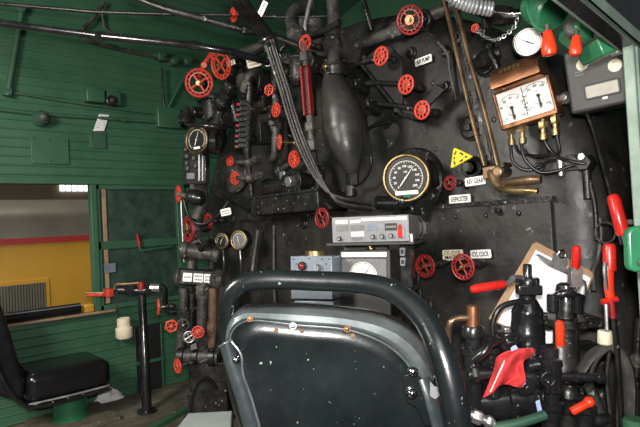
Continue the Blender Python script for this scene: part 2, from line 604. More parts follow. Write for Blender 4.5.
# louvred vent
pa, pb = ray(-4, 287), ray(46, 309)
a, b = CAM + pa * (CX / pa.x), CAM + pb * (CX / pb.x)
mb = MB(); mb.wbox(CX, CX + .02, a.y - .03, b.y + .03, b.z - .03, a.z + .03)
vf = build('vent_grille', mb, 'yellow_car', car)
mb = MB()
mb.wbox(CX + .018, CX + .022, a.y, b.y, b.z, a.z)
build('vent_opening', mb, 'ink', vf)
mb = MB()
nn = 17
for k in range(nn):
    y = a.y + (b.y - a.y) * (k + .5) / nn
    mb.wbox(CX + .02, CX + .03, y - .007, y + .007, b.z, a.z)
build('louvre_bars', mb, 'silver_car', vf)

# ================================================================== boiler backhead
bo = thing('boiler', 'black riveted boiler end filling the front of the cab, behind all the valves', 'boiler', (-2.0, BY, 0))
def outline(hw, hh, ins):
    pts = []
    zc = 1.10
    for k in range(8):
        pts.append((-2.0 + hw - ins, zc * k / 8))
    for k in range(41):
        a = PI * k / 40
        pts.append((-2.0 + (hw - ins) * math.cos(a), zc + (hh - ins) * math.sin(a)))
    for k in range(7, -1, -1):
        pts.append((-2.0 - hw + ins, zc * k / 8))
    return pts
rings = []
R0 = .16
for k in range(7):
    a = PI / 2 * k / 6
    rings.append((R0 - R0 * math.sin(a), BY + R0 - R0 * math.cos(a)))
rings.append((0, FY - .01))
vs, fs = [], []
for ins, y in rings:
    for x, z in outline(1.37, 1.05, ins):
        vs.append((x, y, z))
m = len(outline(1, 1, 0))
for i in range(len(rings) - 1):
    for k in range(m):
        l = (k + 1) % m
        fs.append((i * m + k, i * m + l, (i + 1) * m + l, (i + 1) * m + k))
fs.append(tuple(reversed(range(m))))
plate_mb = MB(); plate_mb.add(vs, fs)
zs = 1.155
# small round-headed stay bolts dotted over the plate
mb = plate_mb
for px in range(330, 600, 34):
    for py in range(60, 200, 30):
        p = B(px + random.uniform(-9, 9), py + random.uniform(-8, 8))
        if p.x < -.9 and p.z > zs + .03 and ((p.x + 2) / 1.15) ** 2 + ((p.z - 1.1) / .85) ** 2 < 1:
            mb.ball(frame(p, NB), .012, 8, sz=.5)
build('backhead_plate', plate_mb, 'boiler', bo, sharp=.5)
# lower cladding sheet with a ledge on top
zs = 1.155
mb = MB()
mb.wbox(-3.15, -.82, BY - .022, BY + .01, .03, zs)
cl = build('cladding_sheet', mb, 'boiler', bo, bevel=.006)
mb = MB()
mb.wbox(-3.16, -.81, BY - .03, BY + .01, zs - .012, zs + .006)
x = -3.1
while x < -.85:
    mb.ball(frame(V((x, BY - .023, zs - .05)), NB), .011, 8, sz=.6)
    x += .135
build('ledge_strip', mb, 'iron', cl)
# washout plugs and studs
for px, py, r, off in ((417, 228, .045, .02), (503, 210, .026, 0), (472, 128, .042, 0), (487, 66, .036, 0), (460, 38, .028, 0), (305, 224, .024, .02), (412, 53, .022, 0), (446, 52, .02, 0), (447, 87, .02, 0)):
    p = B(px, py, off)
    M = frame(p, NB)
    mb = MB()
    mb.lathe(M, [(r * 1.25, -.005), (r * 1.25, .008), (r, .012), (r * .95, .022), (r * .4, .024)], 20)
    mb.box(M, -r * .3, r * .3, -r * .3, r * .3, .02, .04)
    build('washout_plug', mb, 'grime' if py in (228,) else 'iron', bo, bevel=.002)
# flaked grey patch
p = B(392, 136)
M = frame(p, NB)
mb = MB(); mb.prism(M, [(.04 * math.cos(t) * (1 + .35 * math.sin(3 * t)), .06 * math.sin(t) * (1 + .25 * math.cos(2 * t)) - .01 * math.cos(3 * t)) for t in [k * 2 * PI / 24 for k in range(24)]], 0, .008)
build('scale_patch', mb, 'grime', bo)
# ================================================================== handwheel valves
def wheel_mb(M, R, style):
    mb = MB()
    if style == 'lace':          # rim of little loops, four spokes
        mb.torus(M, R * .92, R * .085, 30, 8)
        mb.torus(M, R * .68, R * .06, 28, 6)
        for k in range(16):
            a = 2 * PI * k / 16
            c, s_ = math.cos(a), math.sin(a)
            mb.rod(M @ V((c * R * .68, s_ * R * .68, 0)), M @ V((c * R * .92, s_ * R * .92, 0)), R * .055, 6)
        for k in range(4):
            a = 2 * PI * k / 4 + .5
            c, s_ = math.cos(a), math.sin(a)
            mb.rod(M @ V((c * R * .15, s_ * R * .15, 0)), M @ V((c * R * .68, s_ * R * .68, 0)), R * .085, 8)
        mb.cyl(M, R * .22, -R * .12, R * .12, 16, R * .03)
    elif style == 'petal':       # dished disc with a ring of holes
        mb.torus(M, R * .86, R * .13, 30, 8, .8)
        for k in range(9):
            a = 2 * PI * k / 9
            c, s_ = math.cos(a), math.sin(a)
            mb.rod(M @ V((c * R * .4, s_ * R * .4, 0)), M @ V((c * R * .86, s_ * R * .86, 0)), R * .10, 8)
        mb.lathe(M, [(R * .3, -R * .08), (R * .52, -R * .05), (R * .52, R * .05), (R * .3, R * .1)], 24)
        mb.cyl(M, R * .32, -R * .12, R * .16, 18, R * .04)
    elif style == 'hex':
        pts = [M @ V((R * .86 * math.cos(k * PI / 3 + .26), R * .86 * math.sin(k * PI / 3 + .26), 0)) for k in range(6)]
        mb.torus(M @ Matrix.Rotation(.26, 4, 'Z'), R * .84, R * .17, 6, 8, .9)
        for k in range(6):
            mb.rod(M @ V((0, 0, 0)), pts[k], R * .1, 6)
        mb.cyl(M, R * .28, -R * .15, R * .18, 12, R * .04)
    else:                        # thick plain rim, five spokes
        mb.torus(M, R * .87, R * .14, 30, 8)
        for k in range(5):
            a = 2 * PI * k / 5 + .3
            c, s_ = math.cos(a), math.sin(a)
            mb.rod(M @ V((c * R * .1, s_ * R * .1, 0)), M @ V((c * R * .87, s_ * R * .87, 0)), R * .10, 8)
        mb.cyl(M, R * .27, -R * .14, R * .16, 16, R * .04)
    return mb
def valve(px, py, h, o, style, n, label, wm='red', hub='brass', body='iron', ln=.12, br=None, group=None, hubr=.16):
    R = h / 2 * S(o)
    M = frame(o, n)
    t = thing('globe_valve', label, 'valve', o - n * ln, group)
    w = build('handwheel', wheel_mb(M, R, style), wm, t)
    mb = MB(); mb.hexa(M, R * hubr, R * .05, R * .26)
    mb.cyl(M, R * hubr * .5, R * .2, R * .36, 10)
    build('hub_nut', mb, hub, w)
    mb = MB(); mb.cyl(M, max(R * .11, .005), -ln, R * .1, 12)
    build('stem', mb, 'brass' if body == 'brass' else 'steel', t)
    br = br or max(R * .30, .014)
    mb = MB()
    mb.lathe(M, [(br * .5, -ln * .45), (br * .75, -ln * .5), (br * .75, -ln * .62), (br * .55, -ln * .68), (br * .95, -ln * .74), (br * 1.1, -ln * .9), (br, -ln * 1.05), (br * .6, -ln * 1.2)], 18)
    mb.hexa(M, br * .9, -ln * .66, -ln * .52)
    build('valve_body', mb, body, t)
    return t
GV = None
def BV(px, py, h, off, style, label, n=None, **k):
    o = B(px, py, off)
    return valve(px, py, h, o, style, (n or NB), label, **k)
def DV(px, py, h, d, style, n, label, **k):
    return valve(px, py, h, D(px, py, d), style, n.normalized(), label, **k)

nc = mixn(NB, NW, .5)
# fireman's corner
big = DV(199, 83, 29, 3.05, 'lace', mixn(NB, tocam(D(199, 83, 3)), .72), 'big open red handwheel hung below a red link rod, high at the green wall', ln=.16)
big2 = DV(221, 65, 29, 2.85, 'lace', mixn(NB, NW, .12) + V((0, 0, -.25)), 'tilted red handwheel with a rim of loops, at the top of the red link rod', ln=.18)
t = thing('link_rod', 'red jointed link rod slanting between two big red handwheels by the green wall', 'rod', D(205, 66, 3.0))
mb = MB(); mb.tube([D(199, 78, 3.12), D(205, 64, 3.14), D(213, 52, 3.16)], .015, 10, flat=.7)
build('rod', mb, 'red', t)
mb = MB()
for q in ((204, 65, 3.11), (211.5, 55, 3.13)):
    p = D(*q); mb.cyl(frame(p, tocam(p)), .02, -.02, .02, 14, .004)
build('joint', mb, 'red', t)
DV(234, 14, 17, 2.55, 'petal', mixn(NB, NW, -.1), 'red disc handwheel up under the roof on a long thin rod', hub='red', body='iron', ln=.10)
DV(305, 43, 17, 2.3, 'lace', mixn(NB, NW, .05), 'red handwheel just above the grey cylinder flask, under the roof', hub='red', ln=.10)
BV(269, 90, 13, .22, 'hex', 'small orange red knob behind the slanting cable bundle, highest of the column of red valves', wm='red', hub='brass', ln=.1, n=mixn(NB, NW, .2))
BV(276, 110, 15, .22, 'petal', 'red handwheel just below the small orange red knob, left of the cable bundle', ln=.12)
BV(279.5, 142, 16, .36, 'petal', 'red handwheel seen almost edge on with a bare brass stem', n=(-RT * .95 - FW * .32).normalized(), body='brass', ln=.14)
BV(294, 159, 18, .22, 'petal', 'red holed handwheel left of the cable bundle, below the one with the brass stem', body='brass', ln=.13)
BV(230, 161, 11, .16, 'petal', 'small red handwheel on a brass valve, upper of two over the grey round plate', body='brass', n=(-RT * .62 - FW * .78).normalized(), ln=.12)
BV(235, 178, 14, .16, 'petal', 'small red handwheel on a brass valve, lower of two over the grey round plate', body='brass', n=(-RT * .62 - FW * .78).normalized(), ln=.12)
# three on the slanting dark plate
BV(381, 56, 20, .22, 'petal', 'bright red handwheel at the top of the slanting black plate', ln=.10)
BV(406, 84.5, 20.5, .22, 'petal', 'bright red handwheel in the middle of the slanting black plate', ln=.10)
BV(422, 110, 20, .22, 'petal', 'bright red handwheel at the bottom corner of the slanting black plate', ln=.10)
pt = B(410, 20, .20)
t = valve(410, 20, 29, pt, 'lace', mixn(NB, NW, .0) + V((.25, 0, -.30)), 'large dark red handwheel with a brown centre, highest on the boiler', wm='red_dark', hub='brass', ln=.17, br=.04)
mb = MB(); R = 14 * S(pt); mb.cyl(frame(pt, (NB + V((.25, 0, -.3))).normalized()), R * .42, -R * .14, R * .13, 24, .004)
build('hub_cover', mb, 'copper', t, label='brown copper centre disc')
BV(475, 28, 9, .25, 'petal', 'tiny round red knob beside the hanging chain', hub='iron', ln=.06, hubr=.3)
BV(450, 183, 15, .10, 'lace', 'small dark red handwheel beside the REV GEAR plate', wm='red_dark', ln=.07)
BV(322, 218, 21, .20, 'lace', 'dark red handwheel left of the silver radio', wm='red_dark', hub='iron', ln=.12)
BV(425, 266, 24, .20, 'lace', 'deep red handwheel left of the one just under the CYL COCK MASTER plate', wm='red_dark', ln=.13)
BV(463, 267, 27, .20, 'lace', 'deep red handwheel just under the CYL COCK MASTER plate', wm='red_dark', ln=.13)
# low corner group
DV(178.5, 194, 18, 3.2, 'petal', V((-.2, -1, 0)), 'red handwheel almost edge on beside the glossy black flask at the green wall', hub='steel', ln=.1)
DV(188.5, 229, 27, 3.15, 'lace', V((-.05, -1, 0)), 'oval looking red handwheel with a brass plate in its middle, above the grey tee pipe', wm='red_dark', ln=.12, hubr=.45)
DV(208, 221, 16, 3.2, 'lace', V((.05, -1, 0)), 'deep red handwheel between the black flask and the two small brass gauges', wm='red_dark', ln=.12)
DV(158.5, 307, 18, 2.9, 'petal', V((-.35, -1, .05)), 'red handwheel edge on, under the bent black bar by the water stand', hub='iron', ln=.08)
DV(171.5, 326, 14, 2.9, 'hex', mixn(NW, NB, .35), 'six sided orange red knob under the bent black bar', wm='red', hub='brass', ln=.10)
DV(198, 332, 13, 2.95, 'petal', mixn(NW, NB, .4), 'small red disc handwheel in front of the upright pipes under the manifold', wm='red', ln=.10)
DV(177.5, 366, 16, 2.9, 'petal', V((0.0, -1, 0)), 'lowest red handwheel, down beside the pipes near the floor', wm='red', ln=.10)
DV(189, 337, 12, 2.95, 'lace', mixn(NW, NB, .4), 'bare metal handwheel left of the small red disc handwheel', wm='steel', hub='steel', ln=.08)
DV(183, 325, 13, 3.0, 'plain', mixn(NW, NB, .3), 'thin bare metal handwheel right of the six sided orange red knob', wm='grime', hub='steel', ln=.08)

# ================================================================== pipes
def P3(l, mode):
    if mode == 'B':
        return [B(*q) for q in l]
    if mode == 'W':
        return [W(*q) for q in l]
    return [D(*q) for q in l]
def pipe(name, label, cat, l, r, m, mode='B', group=None, cp=(), flat=1.0, smooth=True, rc=1.45, cm=None):
    pts = P3(l, mode)
    if not cp:
        mb = MB(); mb.tube(pts, r, 12, smooth, flat=flat)
        return one(name, label, cat, mb, m, group)
    t = thing(name, label, cat, pts[0])
    mb = MB(); mb.tube(pts, r, 12, smooth, flat=flat)
    build('tube', mb, m, t)
    for c in cp:
        i = int(c); f = c - i
        i2 = min(i + 1, len(pts) - 1)
        p = pts[i].lerp(pts[i2], f)
        d = (pts[i2] - pts[i]) if i2 != i else (pts[i] - pts[i - 1])
        d.normalize()
        M = frame(p, d, ZUP if abs(d.z) < .9 else V((1, 0, 0)))
        mb = MB()
        mb.hexa(M, r * rc, -r * .9, r * .9)
        mb.cyl(M, r * rc * .85, -r * 1.5, r * 1.5, 14)
        build('coupling', mb, cm or m, t)
    return t
# along the roof and left wall
pipe('steam_pipe', 'thick shiny black pipe running the length of the cab high along the green wall', 'pipe', [(-140, 6, 2.42), (-8, 22, 2.35), (100, 36, 2.3), (190, 45, 2.28), (232, 52, 2.3), (268, 62, 2.45)], .0165, 'gloss', 'D', cp=(2, 3.1), rc=1.3, smooth=False)
pipe('steam_pipe', 'thinner black pipe above the thick one, under the roof at top left', 'pipe', [(-120, -8, 2.5), (-8, 3, 2.5), (95, 12, 2.5), (160, 14, 2.5), (232, 15, 2.5)], .009, 'iron', 'D', smooth=False)
pipe('steam_pipe', 'black pipe slanting down from the top edge to the cable bundle', 'pipe', [(128, -6, 2.2), (160, 7, 2.2), (200, 18, 2.2), (245, 30, 2.25), (272, 36, 2.3), (310, 50, 2.35)], .015, 'iron', 'D', cp=(3,))
pipe('control_rod', 'thin dark rod crossing under the roof from the red disc handwheel to the boiler', 'rod', [(236, 15, 2.58), (280, 17, 2.6), (332, 16, 2.6)], .008, 'iron', 'D', smooth=False)
pipe('conduit', 'upright dark conduit on the green wall at far left', 'conduit', [(22, 9, .03), (16, 45, .03), (8, 92, .03)], .018, 'green_dark', 'W', cp=(0, 2), rc=1.7)
pipe('conduit', 'long green conduit running level along the wall through the round lamp fitting', 'conduit', [(-70, 104, .02), (-6, 109, .02), (40, 114, .02), (100, 118, .02), (158, 122, .02)], .012, 'green_dark', 'W', cp=(2, 3.4), rc=1.6)
pipe('conduit', 'thin green conduit from the upright conduit to the square junction box', 'conduit', [(10, 92, .02), (84, 104, .02), (158, 114, .02)], .009, 'green_dark', 'W')
pipe('conduit', 'grey green conduit curving out of the roof down to the wall fittings', 'conduit', [(104, 2, .05), (92, 20, .05), (82, 31, .04), (92, 42, .03), (150, 56, .03)], .013, 'grime', 'W', cp=(3.3, 3.6))
pipe('conduit', 'thin looped conduit hanging from the roof behind the thick black pipe', 'conduit', [(103, 3, .05), (103, 20, .03), (112, 33, .03), (160, 39, .03)], .008, 'grime', 'W')
pipe('conduit', 'straight green conduit slanting up from the square junction box', 'conduit', [(168, 108, .03), (187, 72, .03)], .011, 'green', 'W')
pipe('hose', 'black looped hose hanging on the green wall beside the big red handwheel', 'hose', [(162, 68, .05), (163, 92, .05), (166, 112, .05), (176, 120, .05), (187, 117, .05)], .009, 'rubber', 'W')
# fittings at the wall
t = thing('pipe_fitting', 'cluster of grey green pipe elbows on the wall under the thick black pipe', 'fitting', W(170, 62))
mb = MB()
for px, py, r in ((160, 57, .034), (173, 62, .030), (186, 62, .034)):
    M = frame(W(px, py, .03), NW)
    mb = MB(); mb.cyl(M, r, -.03, .05, 16, .006); mb.hexa(M, r * .6, .045, .075)
    build('elbow', mb, 'green_dark', t)
mb = MB()
mb.tube([W(154, 57, .03), W(190, 63, .03)], .02, 10)
build('cross_tube', mb, 'grime', t)
t = thing('lamp_fitting', 'round bulging lamp fitting in the middle of the level wall conduit', 'fitting', W(41, 118))
M = frame(W(41, 119, .02), NW)
mb = MB(); mb.lathe(M, [(.05, -.02), (.05, .02), (.036, .04), (.034, .06)], 20)
build('fitting_body', mb, 'green_dark', t)
mb = MB(); mb.ball(M @ Matrix.Translation((0, 0, .06)), .03, 16)
build('bulb', mb, 'grime', t)
def wallbox(name, label, cat, x0, y0, x1, y1, dep, m, screws=True, bev=.003):
    a, b = W(x0, y0), W(x1, y1)
    ya, yb = sorted((a.y, b.y)); za, zb = sorted((a.z, b.z))
    t = thing(name, label, cat, V((WX, (ya + yb) / 2, za)))
    mb = MB(); mb.wbox(WX - .002, WX + dep, ya, yb, za, zb)
    p = build('plate' if dep < .03 else 'box_body', mb, m, t, bevel=bev)
    if screws:
        ny = 3 if yb - ya > .15 else 2
        for i in range(ny):
            for z in (za + .018, zb - .018):
                mb = MB()
                mb.ball(frame(V((WX + dep, ya + .02 + (yb - ya - .04) * i / (ny - 1), z)), NW), .007, 8, sz=.6)
                build('screw', mb, 'grime', t)
    return t, (ya, yb, za, zb)
wallbox('cover_plate', 'large square green cover plate screwed to the wall above the window', 'plate', 30, 136, 69, 165, .012, 'green')
wallbox('cover_plate', 'small green cover plate under the white paper notice', 'plate', 89, 131, 106, 149, .012, 'green_dark')
wallbox('junction_box', 'green junction box left of the round black switch on the wall', 'box', 83, 89, 102, 105, .07, 'green', False, .008)
wallbox('junction_box', 'square green junction box where the wall conduits meet', 'box', 154, 107, 178, 130, .06, 'green', False, .008)
t = thing('wall_switch', 'round black switch on a green box high on the wall', 'switch', W(111, 101))
a, b = W(104, 91), W(119, 107)
mb = MB(); mb.wbox(WX, WX + .05, a.y, b.y, b.z, a.z)
build('switch_box', mb, 'green_dark', t, bevel=.008)
M = frame(W(111, 101, .05), NW)
mb = MB(); mb.lathe(M, [(.038, -.004), (.038, .014), (.030, .02), (.026, .012), (.012, .012)], 20)
k_ = build('switch_face', mb, 'iron', t)
mb = MB(); mb.cyl(M, .014, .01, .03, 12, .003)
build('knob', mb, 'grime', k_)
t = thing('paper_notice', 'white paper notice stuck to the green wall above a small plate', 'paper', W(100, 128))
pts = [W(93, 131, .02), W(104, 131, .012), W(109, 115, .012), W(99, 114, .03)]
mb = MB(); mb.slab(pts, .002, NW)
build('sheet', mb, 'paper', t)
mb = MB()
for i in range(5):
    a = pts[0].lerp(pts[3], .2 + .15 * i).lerp(pts[1].lerp(pts[2], .2 + .15 * i), .15)
    b = pts[0].lerp(pts[3], .2 + .15 * i).lerp(pts[1].lerp(pts[2], .2 + .15 * i), .45 + .1 * (i % 2))
    mb.rod(a + NW * .003, b + NW * .003, .0012, 5)
build('print_lines', mb, 'grey_mid', t)

# steam gauge on its black switch panel at the fireman's corner
def gauge(name, label, cat, o, n, R, face, numerals, needle, tickm, a0=math.radians(225), a1=math.radians(-45), rim='brass', depth=.06, strip=None, center=None, nticks=30, case='iron', needle_m=None, ns=.13, rimw=.14, dk=1.25):
    M = frame(o, n)
    t = thing(name, label, cat, o - n * depth)
    mb = MB(); mb.lathe(M, [(R * .9, -depth), (R * .98, -depth * .8), (R * .98, -.004), (R * .86, .0), (1e-6, .0)], 32)
    build('case', mb, case, t)
    mb = MB(); mb.torus(M @ Matrix.Translation((0, 0, .002)), R * (1 - rimw / 2), R * rimw / 2, 40, 10, 1.1)
    build('bezel', mb, rim, t)
    mb = MB(); mb.cyl(M, R * (1 - rimw), .0005, .002, 36)
    d = build('dial', mb, face, t)
    mb = MB()
    Rd = R * (1 - rimw * dk)
    for k in range(nticks + 1):
        a = a0 + (a1 - a0) * k / nticks
        l = .12 if k % 5 == 0 else .06
        T = M @ Matrix.Rotation(a, 4, 'Z')
        mb.box(T, Rd * (.93 - l), Rd * .93, -Rd * .014, Rd * .014, .0022, .003)
    # arc line
    for k in range(40):
        b0, b1 = a0 + (a1 - a0) * k / 40, a0 + (a1 - a0) * (k + 1) / 40
        T = M
        q = [(Rd * r * math.cos(b), Rd * r * math.sin(b)) for r, b in ((.93, b0), (.955, b0), (.955, b1), (.93, b1))]
        mb.prism(T, q, .0022, .003)
    for k, s in enumerate(numerals):
        a = a0 + (a1 - a0) * k / (len(numerals) - 1)
        if s:
            mb.text(M, s, Rd * ns, Rd * .66 * math.cos(a), Rd * .66 * math.sin(a), .0028)
    if center:
        mb.text(M, center, Rd * .1, 0, Rd * .35, .0028)
    build('scale', mb, tickm, d)
    mb = MB()
    T = M @ Matrix.Rotation(needle, 4, 'Z')
    mb.prism(T, [(-Rd * .55, -Rd * .03), (-Rd * .2, -Rd * .035), (Rd * .78, -Rd * .012), (Rd * .78, Rd * .012), (-Rd * .2, Rd * .035), (-Rd * .55, Rd * .03)], .006, .008)
    mb.cyl(M, Rd * .06, .002, .011, 14)
    build('needle', mb, needle_m or tickm, t)
    if strip:
        w, hgt, y = strip
        mb = MB(); mb.prism(M, rrect(w * R, hgt * R, .1 * hgt * R, cy=y * R), .003, .006)
        build('label_strip', mb, 'white', t)
    return t
og = D(406, 178, 2.12)
ng = mixn(NB, tocam(og), .62)
g = gauge('pressure_gauge', 'large black faced pressure gauge with a brass rim in the middle of the boiler', 'gauge', og, ng, 24.5 * S(og), 'dial_black',
          ['0', '20', '40', '60', '80', '100', '120', '140', '160', '180', '200'], math.radians(52), 'mark_white', math.radians(228), math.radians(-42), strip=(.95, .16, -.60), center='LBS', depth=.09, rimw=.15, dk=1.75)
M = frame(og, ng)
R = 24.5 * S(og)
mb = MB(); mb.prism(M, rrect(.32 * R, .12 * R, .02 * R, cy=-.73 * R), .003, .006)
build('green_tab', mb, 'green_bright', g, label='small pale green tab')
mb = MB()
mb.tube([og - ng * .05 - V((0, 0, R)), og - V((0, 0, R + .05)) - ng * .06, B(395, 215, .02)], .012)
mb.cyl(frame(D(398, 203, 2.2), RT), .03, -.10, .035, 16, .01)
mb.ball(frame(D(405, 201, 2.15), tocam(og)), .034, 14)
build('siphon', mb, 'gloss', g, label='glossy black siphon below the dial')
mb = MB()
Mb = frame(og - ng * .09, NB)
mb.cyl(frame(B(417, 182, .0), NB), .15, -.002, .035, 32, .008)
build('backplate', mb, 'iron', g)

pg = thing('switch_panel', 'black switch panel with little round dials on the green wall below the left steam gauge', 'panel', D(196, 160, 3.12))
nP = mixn(NW, NB, .62)
def cornerM(px, py, d, n):
    return frame(D(px, py, d), n)
Mp = frame(D(196, 157, 3.12), nP, UP)
s = S(D(196, 157, 3.12))
mb = MB(); mb.box(Mp, -15 * s, 11 * s, -27 * s, 24 * s, -.05, 0)
build('panel_body', mb, 'gloss', pg, bevel=.004)
for x, y in ((-11, 8), (-10, 1), (-10, -6), (-2, -1), (0, -9), (-9, -11)):
    mb = MB(); M = Mp @ Matrix.Translation((x * s, y * s, 0))
    mb.lathe(M, [(2.6 * s, 0), (2.6 * s, .012), (2.0 * s, .016), (1.8 * s, .010), (1e-6, .010)], 16)
    build('dial', mb, 'grime', pg)
mb = MB(); mb.box(Mp, -10 * s, -1 * s, -22 * s, -16 * s, 0, .006)
build('name_plate', mb, 'grey_mid', pg)
mb = MB(); mb.box(Mp, 4 * s, 5.5 * s, -24 * s, 4 * s, 0, .014); mb.box(Mp, 8 * s, 9 * s, -24 * s, 2 * s, 0, .012)
build('cover_rail', mb, 'steel', pg)
o1 = D(197, 140, 2.98)
gauge('steam_gauge', 'brass rimmed black steam gauge with a white needle at the fireman\'s corner', 'gauge', o1, mixn(nP, NB, .35), 14.5 * S(o1), 'dial_black', ['', '', '', '', '', ''], math.radians(68), 'mark_white', strip=(.55, .16, -.55), rimw=.2, depth=.07, needle_m='mark_white', rim='bronze')
t = thing('gauge_lamp', 'dark shaded lamp bracket arm above the left steam gauge', 'lamp', D(205, 120, 3.0))
mb = MB(); mb.tube([D(180, 117, 3.1), D(190, 124, 3.0), D(210, 126, 2.95), D(228, 127, 3.0)], .017, 10)
build('arm', mb, 'gloss', t)
mb = MB(); mb.lathe(frame(D(187, 117, 3.0), UP), [(.05, -.035), (.045, .0), (.02, .03), (.012, .06)], 16)
build('lamp_shade', mb, 'iron', t)
mb = MB(); mb.lathe(frame(D(214, 142, 3.02), RT), [(.035, -.05), (.07, -.02), (.07, .02), (.03, .05)], 18)
build('side_cup', mb, 'gloss', t)

# twin small gauges
for px, py, r, lab, nd in ((222, 241, 8.2, 'small black faced brass gauge next to the grey pipe tee', 60), (239, 240, 10, 'small grey faced brass gauge beside its black faced twin', -75)):
    o = B(px, py, .24)
    gauge('pressure_gauge', lab, 'gauge', o, mixn(NB, tocam(o), .4), r * S(o), 'grey_mid' if px > 230 else 'dial_black', ['', '', '', '', ''], math.radians(nd), 'mark_white', rimw=.22, depth=.06, nticks=20, needle_m='mark_white')
    pipe('gauge_pipe', 'thin bright pipe hanging below the small brass gauge %s' % ('right of its twin' if px > 230 else 'nearest the pipe tee'), 'pipe', [(px + 1, py + 9, .2), (px + 2, py + 24, .2), (px + 2, py + 34, .1)], .006, 'steel')

# white dial at top right under the coil
o = D(528, 42, 1.62)
gauge('air_gauge', 'white faced gauge partly behind the green casting, top right', 'gauge', o, mixn(NB, tocam(o), .55), 15 * S(o), 'dial_white', ['0', '1', '2', '3', '4', '5'], math.radians(150), 'ink', rim='gloss', rimw=.12, nticks=25)
# ================================================================== pipes and vessels on the boiler
def vessel(name, label, cat, pts, rad, m, mode='B', n=22, k=5):
    p = P3(pts, mode)
    mb = MB(); mb.tube(p, [r * S(q) for r, q in zip(rad, p)], n, True, k=k)
    t = thing(name, label, cat, p[-1])
    build('vessel_body', mb, m, t)
    return t, p
# pear shaped lubricator vessel
t, p = vessel('lubricator_tank', 'tall dark pear shaped tank before the boiler, left of the large gauge', 'tank',
  [(337, 66, .30), (334, 78, .30), (336, 92, .30), (341, 110, .30), (343, 128, .30), (347, 148, .30), (351, 164, .29), (352, 176, .28), (351, 190, .26)],
  [7, 11, 15, 20, 21, 17, 10, 5, 4.5], 'tank')
mb = MB(); a = B(352, 178, .29); mb.hexa(frame(a, ZUP), 7 * S(a), -.03, .02)
mb.cyl(frame(B(351, 190, .27), ZUP), 6 * S(a), -.03, .03, 14, .005)
build('bottom_fitting', mb, 'iron', t)
mb = MB(); a = B(337, 72, .30); mb.cyl(frame(a, ZUP, roll=.1), 11 * S(a), -.02, .025, 20, .005)
build('neck_collar', mb, 'iron', t)
# grey cylinder flask
a = D(298, 68, 2.42)
t = thing('condensing_flask', 'upright grey black cylinder flask under the roof, below a red handwheel', 'flask', a)
M = frame(a, (UP * .95 + RT * .05))
s = S(a)
mb = MB(); mb.lathe(M, [(3 * s, -18 * s), (6 * s, -15 * s), (8 * s, -10 * s), (8.3 * s, 0), (8 * s, 9 * s), (6 * s, 13 * s), (3 * s, 15 * s), (2.5 * s, 19 * s)], 24)
build('flask_body', mb, 'iron', t)
mb = MB(); mb.torus(M @ Matrix.Translation((0, 0, 10 * s)), 7.9 * s, .7 * s, 24, 8); mb.torus(M @ Matrix.Translation((0, 0, -9 * s)), 8.1 * s, .6 * s, 24, 8)
build('bands', mb, 'grime', t)
# gauge glass guards with red edges
for i, (x0, y0, x1, y1, w, lab) in enumerate(((306, 66, 310, 116, 6.4, 'red edged water gauge guard just right of the grey cylinder flask'),)):
    a, b = B(x0, y0, .34), B(x1, y1, .34)
    c = (a + b) / 2
    up = (a - b).normalized()
    n_ = mixn(NB, tocam(c), .3)
    x = up.cross(n_).normalized(); n_ = x.cross(up)
    M = Matrix.Identity(4)
    for r in range(3):
        M[r][0], M[r][1], M[r][2], M[r][3] = x[r], up[r], n_[r], c[r]
    h = (a - b).length / 2; w_ = w * S(c)
    t = thing('water_gauge', lab, 'gauge', b)
    mb = MB(); mb.box(M, -w_ * .8, w_ * .8, -h, h, -.03, .0)
    build('guard_back', mb, 'iron', t, bevel=.004)
    for sg in (-1, 1):
        mb = MB(); mb.box(M, sg * w_ * .58 - .0045, sg * w_ * .58 + .0045, -h * .98, h, -.01, .022)
        for k in range(14):
            y = -h + 2 * h * (k + .5) / 14
            mb.ball(M @ Matrix.Translation((sg * w_ * .58, y, .022)), .005, 8, sz=.6)
        build('red_edge', mb, 'red_dark', t, bevel=.002)
    mb = MB(); mb.box(M, -w_ * .34, w_ * .34, -h * .9, h * .9, 0, .006)
    build('glass_slot', mb, 'dial_black', t)
    mb = MB()
    mb.tube([c - up * h, c - up * (h + .12), B(312, 150, .3), B(316, 165, .25)], [.018, .02, .016, .014], 10)
    mb.hexa(frame(c - up * (h + .05), up), .03, -.02, .02); mb.hexa(frame(c - up * (h + .13), up), .034, -.025, .025)
    build('bottom_cock', mb, 'grime', t)
    mb = MB()
    mb.tube([c + up * h, c + up * (h + .10), B(303, 45, .3), B(302, 20, .25)], .016, 10)
    mb.hexa(frame(c + up * (h + .04), up), .03, -.02, .02)
    build('top_cock', mb, 'grime', t)
# stacked sight-feed cocks
a, b = B(249, 104, .24), B(247, 146, .24)
t = thing('water_column', 'ladder like column of small stacked metal cocks left of the red valves', 'column', b)
mb = MB(); mb.tube([B(250, 84, .24), a, b, B(249, 170, .22), B(252, 196, .2)], [.02, .024, .024, .016, .014], 12)
build('column_pipe', mb, 'iron', t)
for k in range(9):
    p = a.lerp(b, k / 8)
    M = frame(p, mixn(NB, V((-1, 0, 0)), .35))
    mb = MB(); mb.box(M, -.028, .028, -.013, .013, 0, .05)
    c_ = build('cock', mb, 'iron', t, bevel=.004)
    mb = MB(); mb.box(M, -.02, .0, -.009, .006, .05, .066)
    build('red_tip', mb, 'grime' if k % 2 else 'red_dark', c_)
for k, (px, py) in enumerate(((249, 162), (250, 178))):
    mb = MB(); p = B(px, py, .22); mb.ball(frame(p, NB), .032, 12); mb.rod(p, p + V((.13, -.02, .01)), .012, 10); mb.rod(p, p - V((.10, .02, -.01)), .012, 10); mb.hexa(frame(p + V((.1, -.02, 0)), V((1, 0, 0))), .022, -.02, .02)
    build('cross_fitting', mb, 'grime', t)
